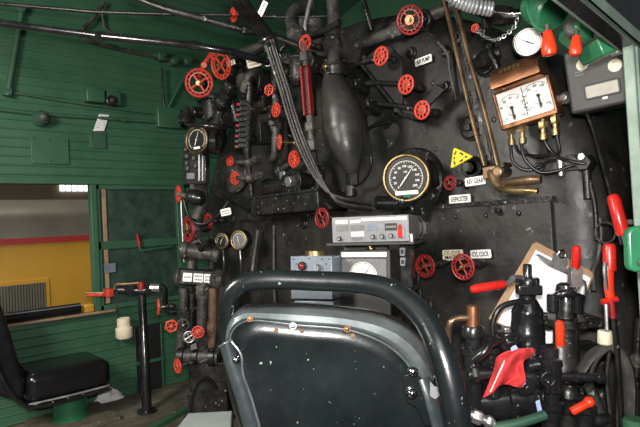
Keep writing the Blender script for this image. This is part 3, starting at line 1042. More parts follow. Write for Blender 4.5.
# bundle of copper tubing and the trunk it comes from
mb_l = [(-10, .012, 'iron'), (-6, .012, 'grime'), (-2, .012, 'iron'), (2, .012, 'grime')]
for i, dx in enumerate((-4.5, -1.5, 1.5, 4.5)):
    w = i * .5
    pipe('cable', ('outermost left cable', 'second cable from the left', 'third cable from the left', 'outermost right cable')[i] + ' of the slanting bundle crossing the boiler', 'cable',
         [(266 + dx, 30, 2.1), (276 + dx, 62, 2.1), (285 + dx, 90, 2.1), (293 + dx, 118, 2.08), (303 + dx, 146, 2.06), (315 + dx * .8, 172, 2.05), (328 + dx * .5, 190 + i, 2.05), (342, 198 + 2.5 * i, 2.06), (372, 203 + 2.5 * i, 2.15)],
         .0065, 'iron' if i % 2 else 'grime', 'D', 'bundled cables crossing the boiler')
for i, (sx, ex) in enumerate(((226, 262), (232, 266), (239, 271))):
    pipe('wiring_trunk', ('dark flat cable trunk leading to the bundle under the roof, lower edge', 'middle dark cable trunk leading to the bundle under the roof', 'dark cable trunk leading to the bundle, topmost beside the white slanted tag')[i], 'cable',
         [(sx, -8, 1.9), ((sx + ex) / 2, 15, 2.0), (ex, 36, 2.1), (ex + 6, 52, 2.12)], .014, 'iron', 'D')
mb = MB()
p = D(268, 38, 2.08); mb.torus(frame(p, (D(275, 52, 2.1) - p).normalized()), .034, .008, 20, 8)
one('cable_clamp', 'dark ring clamp where the cable trunk becomes the bundle', 'clamp', mb, 'gloss')
# assorted steam pipes at the top
for l, r, m, mode, lab, cp in (
    ([(332, -6, .22), (334, 20, .22), (333, 45, .24), (335, 66, .28)], .03, 'grime', 'B', 'thick grey upright pipe at the top, feeding the pear shaped tank', (2,)),
    ([(312, -4, .3), (308, 12, .28), (305, 30, .26), (306, 45, .25)], .011, 'steel', 'B', 'thin pale pipe curving down to the red handwheel over the flask', ()),
    ([(296, 36, .3), (291, 20, .26), (296, 9, .2), (310, 6, .1)], .03, 'grime', 'B', 'grey hooked pipe under the roof left of the pale thin pipe', (0,)),
    ([(268, 62, .35), (285, 46, .3), (300, 40, .3), (325, 30, .3), (340, 22, .3)], .014, 'iron', 'B', 'dark pipe rising across the roof behind the cylinder flask', ()),
    ([(232, 58, .2), (250, 50, .2), (270, 44, .2)], .026, 'grime', 'B', 'stub of grey pipe joining the thick roof pipe to the boiler', ()),
    ([(214, 78, .1), (228, 70, .12), (250, 57, .2), (270, 44, .3)], .013, 'iron', 'B', 'dark pipe rising behind the tilted red handwheel to the roof', ()),
    ([(246, 86, .25), (249, 76, .25), (256, 72, .2), (258, 60, .1)], .021, 'grime', 'B', 'bent grey pipe on top of the ladder like column', (0,)),
    ([(238, 122, .12), (232, 100, .14), (228, 82, .16), (236, 66, .1)], .03, 'iron', 'B', 'stout black pipe behind the ladder like column', (1,)),
    ([(216, 128, .2), (222, 104, .2), (230, 88, .2)], .034, 'iron', 'B', 'black elbowed pipe below the tilted red handwheel', (0, 1, 2)),
    ([(274, 60, .1), (276, 100, .12), (275, 150, .12), (272, 160, .1)], .022, 'grime', 'B', 'upright grey pipe behind the column of red valves', (1.5,)),
    ([(258, 112, .2), (275, 106, .2), (290, 108, .15)], .012, 'iron', 'B', 'short level pipe from the ladder column to the red valves', ()),
    ([(286, 122, .1), (288, 134, .12), (294, 138, .1), (300, 150, .05)], .008, 'iron', 'B', 'thin hooked pipe behind the brass stemmed valve', ()),
    ([(313, 150, .12), (318, 176, .14), (320, 196, .16), (330, 208, .12)], .018, 'iron', 'B', 'pipe dropping from the red edged guard behind the cables', (1,)),
    ([(364, 105, .1), (368, 140, .12), (371, 165, .12), (362, 182, .1), (350, 186, .1)], .007, 'iron', 'B', 'thin black pipe looping round the pear shaped tank', ()),
    ([(352, 66, .15), (366, 61, .16), (381, 57, .16)], .011, 'iron', 'B', 'valve rod reaching from the tank head to the top red handwheel', (0,)),
    ([(352, 84, .16), (378, 83, .16), (405, 84.5, .16)], .011, 'iron', 'B', 'valve rod reaching level to the middle red handwheel', (0,)),
    ([(364, 103, .15), (384, 104, .16), (405, 107, .16), (421, 110, .16)], .011, 'iron', 'B', 'valve rod reaching to the bottom red handwheel on the plate', (0,)),
    ([(366, 130, .05), (378, 124, .06), (392, 121, .05)], .009, 'iron', 'B', 'short black lever bar above the flaked patch', ()),
    ([(456, 100, .02), (450, 72, .03), (448, 55, .03), (438, 42, .04)], .008, 'grime', 'B', 'thin pipe up the boiler plate left of the long rods', ()),
    ([(344, 50, .05), (372, 40, .06), (398, 30, .06), (430, 16, .04), (480, -6, .02)], .026, 'grime', 'B', 'grey pipe following the top curve of the boiler under the roof', (2,)),
    ([(362, -4, .1), (366, 10, .1), (372, 30, .08)], .012, 'iron', 'B', 'dark pipe coming down from the roof left of the large dark red handwheel', ()),
    ([(258, 230, .07), (255, 250, .07), (252, 275, .07)], .011, 'steel', 'B', 'bright upright pipe beside the small grey faced gauge', ()),
    ([(274, 225, .03), (274, 270, .04), (276, 330, .04)], .009, 'grime', 'B', 'thin pipe down the cladding left of the blue grey control box', ()),
    ([(290, 164, .1), (280, 172, .12), (284, 180, .1), (300, 182, .08)], .022, 'iron', 'B', 'crooked black pipe under the lowest red valve of the column', (1,)),
    ([(408, 280, .03), (412, 262, .04), (405, 246, .04), (400, 236, .04)], .008, 'iron', 'B', 'thin black wire beside the black switch post', ()),
    ([(402, 245, .1), (415, 262, .09), (420, 290, .08), (424, 330, .06)], .009, 'iron', 'B', 'thin black pipe dropping behind the chair from the deep red handwheel', ()),
):
    pipe('steam_pipe', lab, 'pipe', l, r, m, mode, cp=cp)
# valve chests behind the pear tank, with brass tails
for (px, py, lab) in ((334, 67, 'black valve chest with a brass tail, highest beside the pear shaped tank'), (348, 86, 'black valve chest with a brass tail beside the middle valve rod'), (360, 106, 'black valve chest beside the lowest valve rod, with a pink brown cap')):
    o = B(px, py, .2)
    t = thing('valve_chest', lab, 'valve', o)
    M = frame(o, NB)
    mb = MB(); mb.hexa(M, .05, -.04, .04); mb.cyl(M, .032, -.12, .06, 16, .006); mb.cyl(frame(o, V((1, 0, 0))), .026, -.07, .07, 14, .004)
    build('chest_body', mb, 'iron', t)
    mb = MB()
    if py < 100:
        mb.rod(o + V((.01, -.06, -.01)), o + V((.02, -.06, -.10)), .011, 10); mb.ball(frame(o + V((.01, -.06, -.01)), NB), .02, 10)
    else:
        mb.cyl(frame(o + V((-.06, -.05, .02)), NB), .025, -.03, .03, 14, .004)
    build('brass_tail', mb, 'brass', t)
# rough castings filling the dark corner
def casting(name, label, cat, o, n, parts, m='iron'):
    t = thing(name, label, cat, o)
    M0 = frame(o, n)
    for nm, mm, lst in parts:
        mb = MB()
        for kind, (x, y, z), axis, r, l in lst:
            ax = {'x': V((1, 0, 0)), 'y': V((0, 1, 0)), 'z': V((0, 0, 1))}[axis]
            M = M0 @ frame(V((x, y, z)), ax, V((0, 1, 0)) if axis != 'y' else V((0, 0, 1)))
            if kind == 'c':
                mb.cyl(M, r, -l / 2, l / 2, 18, min(r, l) * .12)
            elif kind == 'h':
                mb.hexa(M, r, -l / 2, l / 2)
            elif kind == 'f':
                mb.cyl(M, r, -l / 2, l / 2, 22, .003)
                for k in range(6):
                    a = k * PI / 3
                    mb.hexa(M @ Matrix.Translation((r * .78 * math.cos(a), r * .78 * math.sin(a), l / 2)), r * .14, -.002, r * .16)
            elif kind == 's':
                mb.ball(M, r, 16)
            elif kind == 'b':
                mb.box(M, -r, r, -r, r, -l / 2, l / 2)
        build(nm, mb, mm, t, bevel=.002)
    return t
casting('injector', 'black injector casting among the pipes below the tilted red handwheel', 'casting', B(214, 120, .14), NB, [
  ('casting_body', 'iron', [('c', (0, 0, 0), 'y', .075, .30), ('f', (0, .13, 0), 'y', .10, .03), ('c', (.08, -.03, .02), 'x', .05, .22), ('h', (.17, -.03, .02), 'x', .06, .05)]),
  ('end_cap', 'gloss', [('s', (0, -.16, 0), 'z', .06, 0)]), ('stub', 'gloss', [('c', (-.06, .05, .06), 'z', .035, .12)])])
casting('check_valve', 'black bolted check valve casting behind the small orange red knob', 'casting', B(262, 84, .10), NB, [
  ('casting_body', 'iron', [('c', (0, 0, 0), 'z', .085, .16), ('f', (0, 0, .08), 'z', .11, .03), ('c', (.0, -.12, 0), 'y', .045, .2)]),
  ('bonnet', 'grime', [('h', (0, 0, .12), 'z', .045, .06)])])
casting('steam_turret', 'grey steam turret casting with flanged branches under the roof', 'casting', B(316, 60, .12), NB, [
  ('casting_body', 'grime', [('c', (0, 0, 0), 'x', .06, .42), ('f', (.21, 0, 0), 'x', .09, .03), ('f', (-.21, 0, 0), 'x', .09, .03), ('c', (.0, .10, 0), 'y', .045, .2)]),
  ('branch', 'iron', [('c', (.10, -.06, .05), 'z', .04, .14), ('h', (.10, -.06, .13), 'z', .05, .04)]), ('branch', 'iron', [('c', (-.10, -.06, .05), 'z', .04, .14), ('h', (-.10, -.06, .13), 'z', .05, .04)])])
casting('blower_valve', 'dark valve casting on the boiler between the red valve column and the pear tank', 'casting', B(312, 186, .06), NB, [
  ('casting_body', 'iron', [('c', (0, 0, 0), 'y', .05, .22), ('c', (0, .02, .05), 'z', .05, .14), ('f', (0, .02, .12), 'z', .065, .02)]),
  ('cap_nut', 'steel', [('h', (0, .02, .145), 'z', .03, .035)])])
casting('pipe_union', 'black pipe union with a bright corner below the lowest red valve of the column', 'casting', B(283, 186, .16), NB, [
  ('casting_body', 'gloss', [('c', (0, 0, 0), 'x', .05, .22), ('h', (.06, 0, 0), 'x', .065, .05), ('s', (-.12, 0, 0), 'z', .055, 0)]),
  ('bright_plate', 'steel', [('b', (.04, .05, .03), 'z', .022, .01)])])
casting('try_cock', 'dark try cock block between the ladder column and the cable bundle', 'casting', B(262, 128, .14), NB, [
  ('casting_body', 'iron', [('b', (0, 0, 0), 'y', .045, .18), ('c', (.07, .04, .02), 'x', .03, .14), ('c', (-.05, -.06, .03), 'z', .03, .1)]),
  ('nozzle', 'grime', [('c', (.12, .04, .02), 'y', .018, .1)])])
# grey round plate behind the pair of small red valves
o = B(232, 172, .05)
mb = MB(); M = frame(o, mixn(NB, tocam(o), .2)); mb.lathe(M, [(.13, -.02), (.135, .0), (.125, .012), (1e-6, .014)], 32)
one('inspection_cover', 'grey round dusty cover plate behind two small red valves', 'plate', mb, 'grime')
# dark shelf beam along the boiler
t = thing('bracket_beam', 'black box beam slanting along the boiler above the cladding ledge', 'beam', B(250, 206, .1))
mb = MB(); mb.tube([B(212, 188, .25), B(232, 199, .2), B(252, 209, .16)], .028, 4, smooth=False)
build('slanting_arm', mb, 'gloss', t)
a, b = B(250, 206, .2), B(318, 201, .2)
mb = MB(); mb.box(None, a.x, b.x, BY - .2, BY - .02, a.z - .055, a.z + .045)
build('shelf_box', mb, 'iron', t, bevel=.006)
mb = MB(); mb.box(None, a.x, b.x, BY - .21, BY - .195, a.z + .035, a.z + .05)
build('lip', mb, 'iron', t, bevel=.003)

# slanting plate carrying three red wheels
pl = [B(x, y, .13) for x, y in ((361, 66), (366, 59), (380, 47), (392, 46), (404, 60), (404, 104), (416, 112), (416, 118), (408, 119), (402, 116))]
t = thing('valve_plate', 'slanting black steel plate behind three bright red handwheels', 'plate', pl[0])
mb = MB(); mb.slab(pl, .012, NB)
build('plate', mb, 'flat_black', t, bevel=.003)
mb = MB(); mb.tube([B(361, 64, .15), B(402, 115, .15), B(417, 118, .15)], .009, 8, smooth=False)
build('raised_edge', mb, 'iron', t)
for q in ((366, 58), (398, 110), (384, 50)):
    mb = MB(); p = B(*q, .142); mb.hexa(frame(p, NB), .013, 0, .016); build('bolt', mb, 'iron', t)
for q in ((368, 62, 0, .12), (405, 114, 0, .12)):
    mb = MB(); mb.rod(B(q[0], q[1], 0), B(q[0], q[1], .125), .016, 10); build('standoff', mb, 'iron', t)

mb = MB(); mb.slab([B(x, y, .12) for x, y in ((412, 112), (438, 84), (446, 90), (420, 117))], .012, NB)
one('bracket_bar', 'flat black bar slanting up to the right from the bottom red handwheel on the plate', 'bar', mb, 'flat_black', bevel=.003)

# ================================================================== name plates
def plate(px, py, w, h, off, lines, label, roll=0, n=NB, mode='B', m='white', d=None, holes=True, marks=None):
    o = D(px, py, d) if d else B(px, py, off)
    M = frame(o, n, roll=roll)
    c = abs(n.dot(tocam(o)))
    s_ = S(o)
    w_ = w * s_
    h_ = h * s_
    t = thing('name_plate', label, 'sign', o)
    mb = MB(); mb.prism(M, rrect(w_, h_, h_ * .16), 0, .003)
    build('plate', mb, m, t)
    if lines:
        mb = MB()
        for i, tx in enumerate(lines):
            nl = len(lines)
            y = h_ * ((nl - 1) / 2 - i) * .43
            mb.text(M, tx, h_ * (.6 if nl == 1 else .36), 0, y, .0036, wmax=w_ * .8)
        build('lettering', mb, 'ink', t)
    if marks:
        mb = MB()
        for y in marks:
            x = -w_ * .38
            while x < w_ * .36:
                l = w_ * random.uniform(.05, .1)
                mb.box(M, x, min(x + l, w_ * .4), y * h_ - h_ * .1, y * h_ + h_ * .1, .003, .0038)
                x += l + w_ * .03
        build('worn_lettering', mb, 'grey_mid', t)
    if holes:
        for sg in (-1, 1):
            mb = MB(); mb.cyl(M @ Matrix.Translation((sg * w_ * .45, 0, 0)), h_ * .05, .003, .0042, 10)
            build('pin', mb, 'ink', t)
    return t
nb2 = lambda px, py, d=2: mixn(NB, tocam(B(px, py)), .25)
plate(423.5, 60.5, 20.5, 7.5, .02, ['AIR PUMP'], 'white name plate reading AIR PUMP high on the boiler', roll=.02)
plate(475.5, 181, 23, 8.5, .2, ['REV GEAR'], 'white name plate reading REV GEAR beside the bronze handles', roll=.04)
plate(460, 199, 24.5, 8.5, .02, ['DEFROSTER'], 'white name plate reading DEFROSTER just above the cladding ledge', roll=0)
plate(453, 255, 24, 10.5, .035, ['CYL COCK', 'MASTER'], 'cream name plate reading CYL COCK MASTER over the deep red handwheel', m='cream', roll=.03)
plate(481, 254, 23, 8.5, .035, ['CYL COCK'], 'white name plate reading CYL COCK right of the cream one', roll=.04)
plate(254, 62.5, 15, 9, .3, None, 'cream oval edged plate with two worn lines, left of the cable bundle', m='cream', marks=(.2, -.2), n=mixn(NB, tocam(B(254, 62)), .6), roll=.1)
plate(269, 62, 8, 8, .36, None, 'small white plate peeking out beside the cable bundle near the roof', m='white', n=mixn(NB, tocam(B(268, 62)), .6), marks=(.1,), holes=False)
plate(278.5, 58, 5, 8, .36, None, 'small white flag shaped tag right of the cable bundle', m='white', n=mixn(NB, tocam(B(278, 58)), .6), marks=(-.1,), holes=False)
plate(262.5, 8.5, 15, 5.5, 0, None, 'slanted white tag under the roof beside the cable trunk', d=2.3, n=tocam(D(262, 8, 2.3)), roll=1.07, marks=(0,))
plate(231, 63, 9, 5, .3, None, 'cream tag just right of the tilted red handwheel', n=mixn(NB, tocam(B(231, 57)), .6), roll=.2, m='cream', holes=False)
plate(226, 212, 11, 7, .3, None, 'white plate with worn letters above the small brass gauges', n=mixn(NB, tocam(B(226, 212)), .6), roll=.15, marks=(.15, -.2))

# yellow triangular handwheel
o = B(462, 158, .14)
M = frame(o, NB, roll=-.1)
s = S(o)
t = thing('triangle_tag', 'yellow triangular plastic tag with slots, left of the long rods', 'tag', o)
tri = [(-8 * s, 11 * s), (-11 * s, -11 * s), (14.5 * s, 1 * s)]
def rtri(k, r):
    pts = []
    for i in range(3):
        a = V((*tri[i], 0)) * k; pv = V((*tri[i - 1], 0)) * k; nx = V((*tri[(i + 1) % 3], 0)) * k
        d1, d2 = (pv - a).normalized(), (nx - a).normalized()
        for q in range(5):
            u = q / 4
            A = a + d1 * r * (1 - u); Bq = a + d2 * r * u
            pt = (a + d1 * r) * (1 - u) ** 2 + a * 2 * u * (1 - u) + (a + d2 * r) * u ** 2
            pts.append((pt.x, pt.y))
    return pts
mb = MB(); mb.prism(M, rtri(1, 3.5 * s), 0, .014)
build('triangle', mb, 'yellow', t, bevel=.002)
mb = MB()
for (x, y, w_, h_, r_) in ((-5.4, 5, 4, 1.7, 1.1), (-6.6, 0, 1.6, 2.6, .0), (-6, -5, 4.2, 1.7, -1.1), (1.8, 4, 4.6, 1.8, -.5), (1.8, -2.8, 4.6, 1.8, .5), (7, .8, 3, 1.8, 0)):
    mb.prism(M @ Matrix.Translation((x * s, y * s, 0)) @ Matrix.Rotation(r_, 4, 'Z'), rrect(w_ * s, h_ * s, .5 * s), .014, .0152)
build('slots', mb, 'ink', t)
mb = MB(); mb.cyl(M, .012, -.10, .0, 10); build('stem', mb, 'iron', t)
casting('cock_valve', 'black cock with a bright rim behind the REV GEAR plate', 'valve', B(476, 168, -.01), NB, [
  ('casting_body', 'iron', [('c', (0, 0, 0), 'z', .035, .08), ('f', (0, 0, .03), 'z', .045, .02)]), ('nut', 'grime', [('h', (0, 0, .06), 'z', .02, .03)])])

# throttle rods and bronze handles
t = thing('throttle_rods', 'pair of long bronze rods slanting down to a crosshead with two handles', 'lever', B(497, 182, .3))
for l in ([(443, -6, .26), (456, 50, .28), (472, 118, .30), (485, 166, .32)], [(454, -6, .26), (466, 46, .28), (485, 112, .30), (498, 166, .32)]):
    mb = MB(); mb.tube(P3(l, 'B'), .0085, 12)
    build('rod', mb, 'bronze', t)
mb = MB(); mb.slab([B(452, 0, .25), B(456, 0, .25), B(492, 160, .30), B(487, 160, .30)], .006, NB)
build('strap', mb, 'iron', t)
o = B(492, 174, .33)
mb = MB()
M = frame(o, NB)
mb.box(M, -.022, .025, -.016, .024, -.02, .02)
mb.cyl(frame(B(503, 172, .32), NB), .018, -.03, .04, 16, .004)
mb.tube([B(489, 168, .33), B(494, 176, .34), B(498, 184, .35), B(504, 189, .36)], [.014, .02, .019, .015], 12)
build('crosshead', mb, 'bronze', t, bevel=.004)
mb = MB(); mb.tube([B(503, 183, .35), B(510, 182.5, .36), B(530, 180, .37), B(541, 179.5, .37)], [.009, .0135, .0155, .012], 14)
build('upper_handle', mb, 'bronze', t)
mb = MB(); mb.tube([B(500, 188, .36), B(510, 190, .38), B(528, 190.5, .39), B(538, 191, .39)], [.012, .0145, .015, .010], 14, flat=.8)
build('lower_handle', mb, 'brass', t)
for i, q in enumerate(((507, 165, .32), (507, 171, .32))):
    mb = MB(); p = B(*q); mb.hexa(frame(p, NB), .0085, -.02, .03); build('bolt', mb, 'iron', t)

# ================================================================== duplex gauge under its copper hood
o = B(525, 103, .17)
n = mixn(NB, tocam(o), .45)
s = S(o)
M = frame(o, n, roll=.16)
t = thing('duplex_gauge', 'white double dial gauge in a square copper frame under a copper hood', 'gauge', o)
w_, h_ = 28 * s, 20 * s
mb = MB(); mb.box(M, -w_, w_, -h_ , h_ * .95, -.09, -.002)
build('case', mb, 'copper', t, bevel=.006)
mb = MB()
for x0, x1, y0, y1 in ((-w_, w_, h_ * .86, h_ * .95), (-w_, w_, -h_, -h_ * .76), (-w_, -w_ * .9, -h_, h_ * .95), (w_ * .9, w_, -h_, h_ * .95)):
    mb.box(M, x0, x1, y0, y1, -.004, .014)
fr = build('frame', mb, 'copper', t, bevel=.003)
mb = MB()
mb.text(M, 'AIR GAUGE', h_ * .09, 0, -h_ * .88, .0146)
build('frame_lettering', mb, 'brass', fr)
mb = MB(); mb.box(M, -w_ * .9, w_ * .9, -h_ * .78, h_ * .87, -.003, .002)
dl = build('dial', mb, 'dial_white', t)
mb = MB()
for cx, cy, nums, sg in ((-w_ * .44, -h_ * .10, ['0', '20', '40', '60', '80', '100', '120', '140', '160'], 1), (w_ * .46, h_ * .08, ['0', '20', '40', '60', '80', '100', '120', '140', '160'], -1)):
    Rr = h_ * .76
    for k in range(41):
        a = math.radians(225 - 270 * k / 40)
        l = .12 if k % 5 == 0 else .06
        x, y = cx + Rr * math.cos(a), cy + Rr * math.sin(a)
        if abs(x) < w_ * .88 and -h_ * .76 < y < h_ * .85:
            mb.box(M @ Matrix.Translation((cx, cy, 0)) @ Matrix.Rotation(a, 4, 'Z'), Rr * (1 - l), Rr, -.0013, .0013, .002, .003)
    for k, tx in enumerate(nums):
        a = math.radians(225 - 270 * k / 8)
        x, y = cx + Rr * .76 * math.cos(a), cy + Rr * .76 * math.sin(a)
        if abs(x) < w_ * .84 and -h_ * .72 < y < h_ * .8:
            mb.text(M, tx, h_ * .13, x, y, .0026)
    for k in range(16):
        a0, a1 = math.radians(210 + 120 * k / 16), math.radians(210 + 120 * (k + 1) / 16)
        r0_, r1_ = Rr * .40, Rr * .43
        mb.prism(M, [(cx + r * math.cos(b), cy + r * math.sin(b)) for r, b in ((r0_, a0), (r1_, a0), (r1_, a1), (r0_, a1))], .002, .003)
    mb.text(M, 'LBS', h_ * .07, cx, cy + Rr * .4, .0026)
mb.box(M, -.0012, .0012, -h_ * .7, h_ * .8, .002, .0028)
build('scale', mb, 'ink', dl)
for cx, cy in ((-w_ * .46, -h_ * .02), (w_ * .5, h_ * .14)):
    mb = MB(); mb.cyl(M @ Matrix.Translation((cx, cy, 0)), h_ * .085, .002, .014, 16, .002)
    mb.box(M, cx - .003, cx + .003, cy - h_ * .62, cy, .006, .009)
    mb.torus(M @ Matrix.Translation((cx + .001, cy - h_ * .46, .007)), h_ * .045, .0025, 14, 6)
    build('needle', mb, 'ink', t)
# hood
mb = MB()
prof = []
for k in range(9):
    a = PI * .5 * k / 8
    prof.append((h_ * .98 + .085 * math.sin(a) * .95, .075 - .10 + .11 * math.cos(a)))
rows = []
for x in (-w_ * .76, w_ * .9):
    rows.append([M @ V((x, y, z)) for y, z in prof])
rowsb = []
mb.add([p for r in rows for p in r], [(i, i + 1, 9 + i + 1, 9 + i) for i in range(8)] + [tuple(range(9)), tuple(reversed(range(9, 18)))])
mb.add([M @ V(q) for q in ((-w_ * .76, prof[0][0], prof[0][1]), (w_ * .9, prof[0][0], prof[0][1]), (w_ * .9, prof[0][0], -.06), (-w_ * .76, prof[0][0], -.06), (-w_ * .76, prof[8][0], prof[8][1]), (w_ * .9, prof[8][0], prof[8][1]), (w_ * .9, prof[8][0], -.06), (-w_ * .76, prof[8][0], -.06))], [(4, 5, 6, 7), (2, 3, 7, 6), (1, 2, 6, 5), (3, 0, 4, 7)])
hd = build('hood', mb, 'copper', t, sharp=.6)
mb = MB()
c_ = M @ V((-.005, prof[3][0], prof[3][1] + .002))
Mh = M @ Matrix.Translation((-.005, prof[3][0] + .003, prof[3][1] + .004)) @ Matrix.Rotation(-.62, 4, 'X')
x = -w_ * .33
while x < w_ * .3:
    mb.box(Mh, x, x + .010, -.007, .007, 0, .002); x += .014
build('embossed_letters', mb, 'brass', hd)
# unions and hoses under the duplex gauge
for i, (px, py) in enumerate(((511, 131), (522, 129), (543, 125), (555, 120))):
    a = B(px, py, .14)
    mb = MB()
    T = frame(a, ZUP)
    mb.cyl(T, .009, -.03, .05, 12); mb.hexa(T, .016, -.012, .012); mb.hexa(T, .014, .024, .04); mb.lathe(T, [(.013, -.05), (.013, -.03), (.009, -.028)], 12)
    build('union', mb, 'brass', t)
hl = [[(511, 137), (511, 150), (514, 163), (526, 170), (540, 167), (548, 162), (557, 160)],
      [(522, 135), (522, 150), (527, 162), (540, 172), (556, 171), (570, 166), (584, 163)],
      [(543, 131), (545, 142), (551, 151), (560, 158), (570, 161), (585, 164)],
      [(555, 127), (558, 142), (559, 152), (552, 152), (546, 148), (553, 142)][:3] + [(548, 155), (535, 156), (520, 153), (516, 146)]]
nm = ('black hose looping lowest from the leftmost union of the double dial gauge', 'black hose from the second union, crossing to the right along the boiler', 'black hose running straight down from the third union', 'thin dark hose hooking back from the rightmost union')
for l, lab in zip(hl, nm):
    off = [.14, .13, .12, .10, .08, .06, .04]
    pipe('gauge_hose', lab, 'hose', [(x, y, off[i]) for i, (x, y) in enumerate(l)], .0058, 'rubber', 'B', 'hoses under the double dial gauge')
casting('pipe_clamp', 'rough grey clamp where the gauge hoses meet the boiler', 'clamp', B(560, 166, .02), NB, [
  ('casting_body', 'grime', [('b', (0, 0, 0), 'x', .02, .14), ('h', (-.06, 0, .02), 'z', .02, .04), ('h', (.05, .01, .02), 'z', .024, .04)]), ('tap', 'steel', [('c', (.02, -.01, .04), 'y', .012, .06)])])
casting('hose_end', 'small dark pipe joint at the far end of the gauge hoses', 'clamp', B(586, 163, .03), NB, [
  ('joint_body', 'iron', [('h', (0, 0, 0), 'z', .028, .06), ('c', (0, -.06, 0), 'y', .014, .12)]), ('nut', 'steel', [('h', (0, .02, .03), 'z', .014, .02)])])
pipe('drain_pipe', 'thin black pipe dropping from the gauge hose joint beside the red rod handle', 'pipe', [(588, 166, .03), (590, 182, .03), (595, 205, .04), (597, 240, .05)], .008, 'iron')

# ================================================================== dark grey monitor box top right
o = B(598, 80, .24)
n = mixn(NB, tocam(o), .35)
M = frame(o, n, roll=.05)
s = S(o)
t = thing('speaker_box', 'dark grey plastic box with a speaker grille and two round cream stickers, top right', 'box', o)
mb = MB(); mb.box(M, -29 * s, 27 * s, -28 * s, 36 * s, -.10, 0)
build('box_body', mb, 'grey_box', t, bevel=.008)
mb = MB(); mb.prism(M, rrect(33 * s, 15.5 * s, 2 * s, cx=2.5 * s, cy=-10 * s), 0, .004)
gf = build('grille_frame', mb, 'grey_box', t, bevel=.002)
mb = MB()
mb.prism(M, rrect(29 * s, 11.5 * s, 1 * s, cx=2.5 * s, cy=-10 * s), .003, .0045)
for i in range(26):
    for j in range(10):
        mb.ball(M @ Matrix.Translation(((2.5 - 13.8 + 27.6 * i / 25) * s, (-10 - 5 + 10 * j / 9) * s, .0045)), .42 * s, 6, sz=.5)
build('grille', mb, 'grille', gf)
for x, y, r in ((-12, 19, 5.8), (16.5, 10, 6.2)):
    mb = MB(); mb.cyl(M @ Matrix.Translation((x * s, y * s, 0)), r * s, 0, .0015, 28)
    build('round_sticker', mb, 'cream', t)
mb = MB(); mb.prism(M, rrect(4.4 * s, 4.4 * s, .4 * s, cx=4 * s, cy=-18 * s), 0, .0015)
q = build('emblem', mb, 'white', t, label='small white square badge with a blue mark')
mb = MB(); mb.torus(M @ Matrix.Translation((4 * s, -18 * s, .0015)), 1.0 * s, .35 * s, 14, 6, .3)
build('badge_mark', mb, 'blue_cloth', q)
mb = MB(); mb.box(M, -20 * s, -10 * s, 12 * s, 13 * s, 0, .002); mb.box(M, -8 * s, -1 * s, 13.5 * s, 14.3 * s, 0, .002); mb.box(M, -20 * s, -12 * s, 9 * s, 10 * s, 0, .002)
build('scratch_marks', mb, 'grey_mid', t)
p = B(566, 98, .05)
casting('mount_bolt', 'round bolt head between the double dial gauge and the dark grey box', 'bolt', p, NB, [('washer', 'grime', [('c', (0, 0, 0), 'z', .022, .02)]), ('bolt_head', 'steel', [('h', (0, 0, .015), 'z', .014, .02)])])

# ================================================================== radio, control box, gauge box on the shelf
o = D(369.5, 229, 1.88)
n = mixn(NB, tocam(o), .62)
s = S(o)
M = frame(o, n, roll=-.015)
t = thing('radio', 'silver radio set with small screens and knobs on a dark shelf', 'radio', o - V((0, 0, 14 * s)))
mb = MB(); mb.box(M, -39.5 * s, 39.5 * s, -13 * s, 13 * s, -.19, -.004)
build('radio_case', mb, 'alu', t, bevel=.004)
mb = MB(); mb.prism(M, rrect(79 * s, 25.5 * s, 1.2 * s), -.006, 0)
fc = build('front_panel', mb, 'alu', t)
def rb(nm, x0, x1, y0, y1, m, z=.002):
    mb = MB(); mb.box(M, x0 * s, x1 * s, y0 * s, y1 * s, -.001, z); return build(nm, mb, m, fc)
rb('name_strip', -35.5, -22.5, 6, 10, 'cream'); rb('display', -35, -22, -1.5, 4.5, 'grey_mid'); rb('brand_strip', -20, -9, 6.5, 9.5, 'white')
rb('display', -20, -5, -1, 4.5, 'grey_mid'); rb('white_label', -19, -5.5, -7, -2.5, 'white', .003); rb('slot', -19, -8, -11, -8, 'grey_mid')
rb('display', -2, 8, -1.5, 5, 'bluegrey', .003); rb('white_band', -8, 38, 8.2, 11, 'white', .0015)
ks = rb('key_block', 16, 28, -2, 5, 'ink', .004)
for k in range(5):
    mb = MB(); mb.box(M, (17.2 + 2.1 * k) * s, (18.7 + 2.1 * k) * s, .4 * s, 2.6 * s, .004, .006); build('key', mb, 'alu', ks)
for x, y in ((-32, -9), (3.5, -8), (13, -8), (22, -7.5)):
    T = M @ Matrix.Translation((x * s, y * s, 0))
    mb = MB(); mb.cyl(T, 2.4 * s, 0, .012, 18, .002); kb = build('knob', mb, 'ink', fc)
    mb = MB(); mb.cyl(T, 1.7 * s, .01, .0135, 16); build('knob_cap', mb, 'alu', kb)
T = M @ Matrix.Translation((31.5 * s, -4.5 * s, 0))
mb = MB(); mb.prism(T, rrect(4.2 * s, 10 * s, .8 * s), 0, .012); mb.cyl(T @ Matrix.Translation((0, 6.5 * s, 0)), 1.6 * s, 0, .016, 14, .002)
build('red_switch', mb, 'red_grip', fc, label='red guarded switch')
t = thing('equipment_shelf', 'dark metal shelf carrying the silver radio, on a black post', 'shelf', o - V((0, 0, 14 * s)))
mb = MB(); mb.box(M, -44 * s, 46 * s, -16 * s, -13.2 * s, -.22, .03)
build('shelf_board', mb, 'grey_box', t, bevel=.003)
mb = MB(); mb.box(M, 26 * s, 38 * s, -60 * s, -16 * s, -.12, -.06)
build('post', mb, 'gloss', t, bevel=.003)
for y in (-24, -34):
    mb = MB(); mb.prism(M, rrect(5 * s, 8 * s, 1 * s, cx=29 * s, cy=y * s), -.06, -.052); sw = build('switch_plate', mb, 'alu', t)
    mb = MB(); mb.prism(M, rrect(2.4 * s, 4.4 * s, .5 * s, cx=29 * s, cy=y * s), -.052, -.045); build('rocker', mb, 'ink', sw)
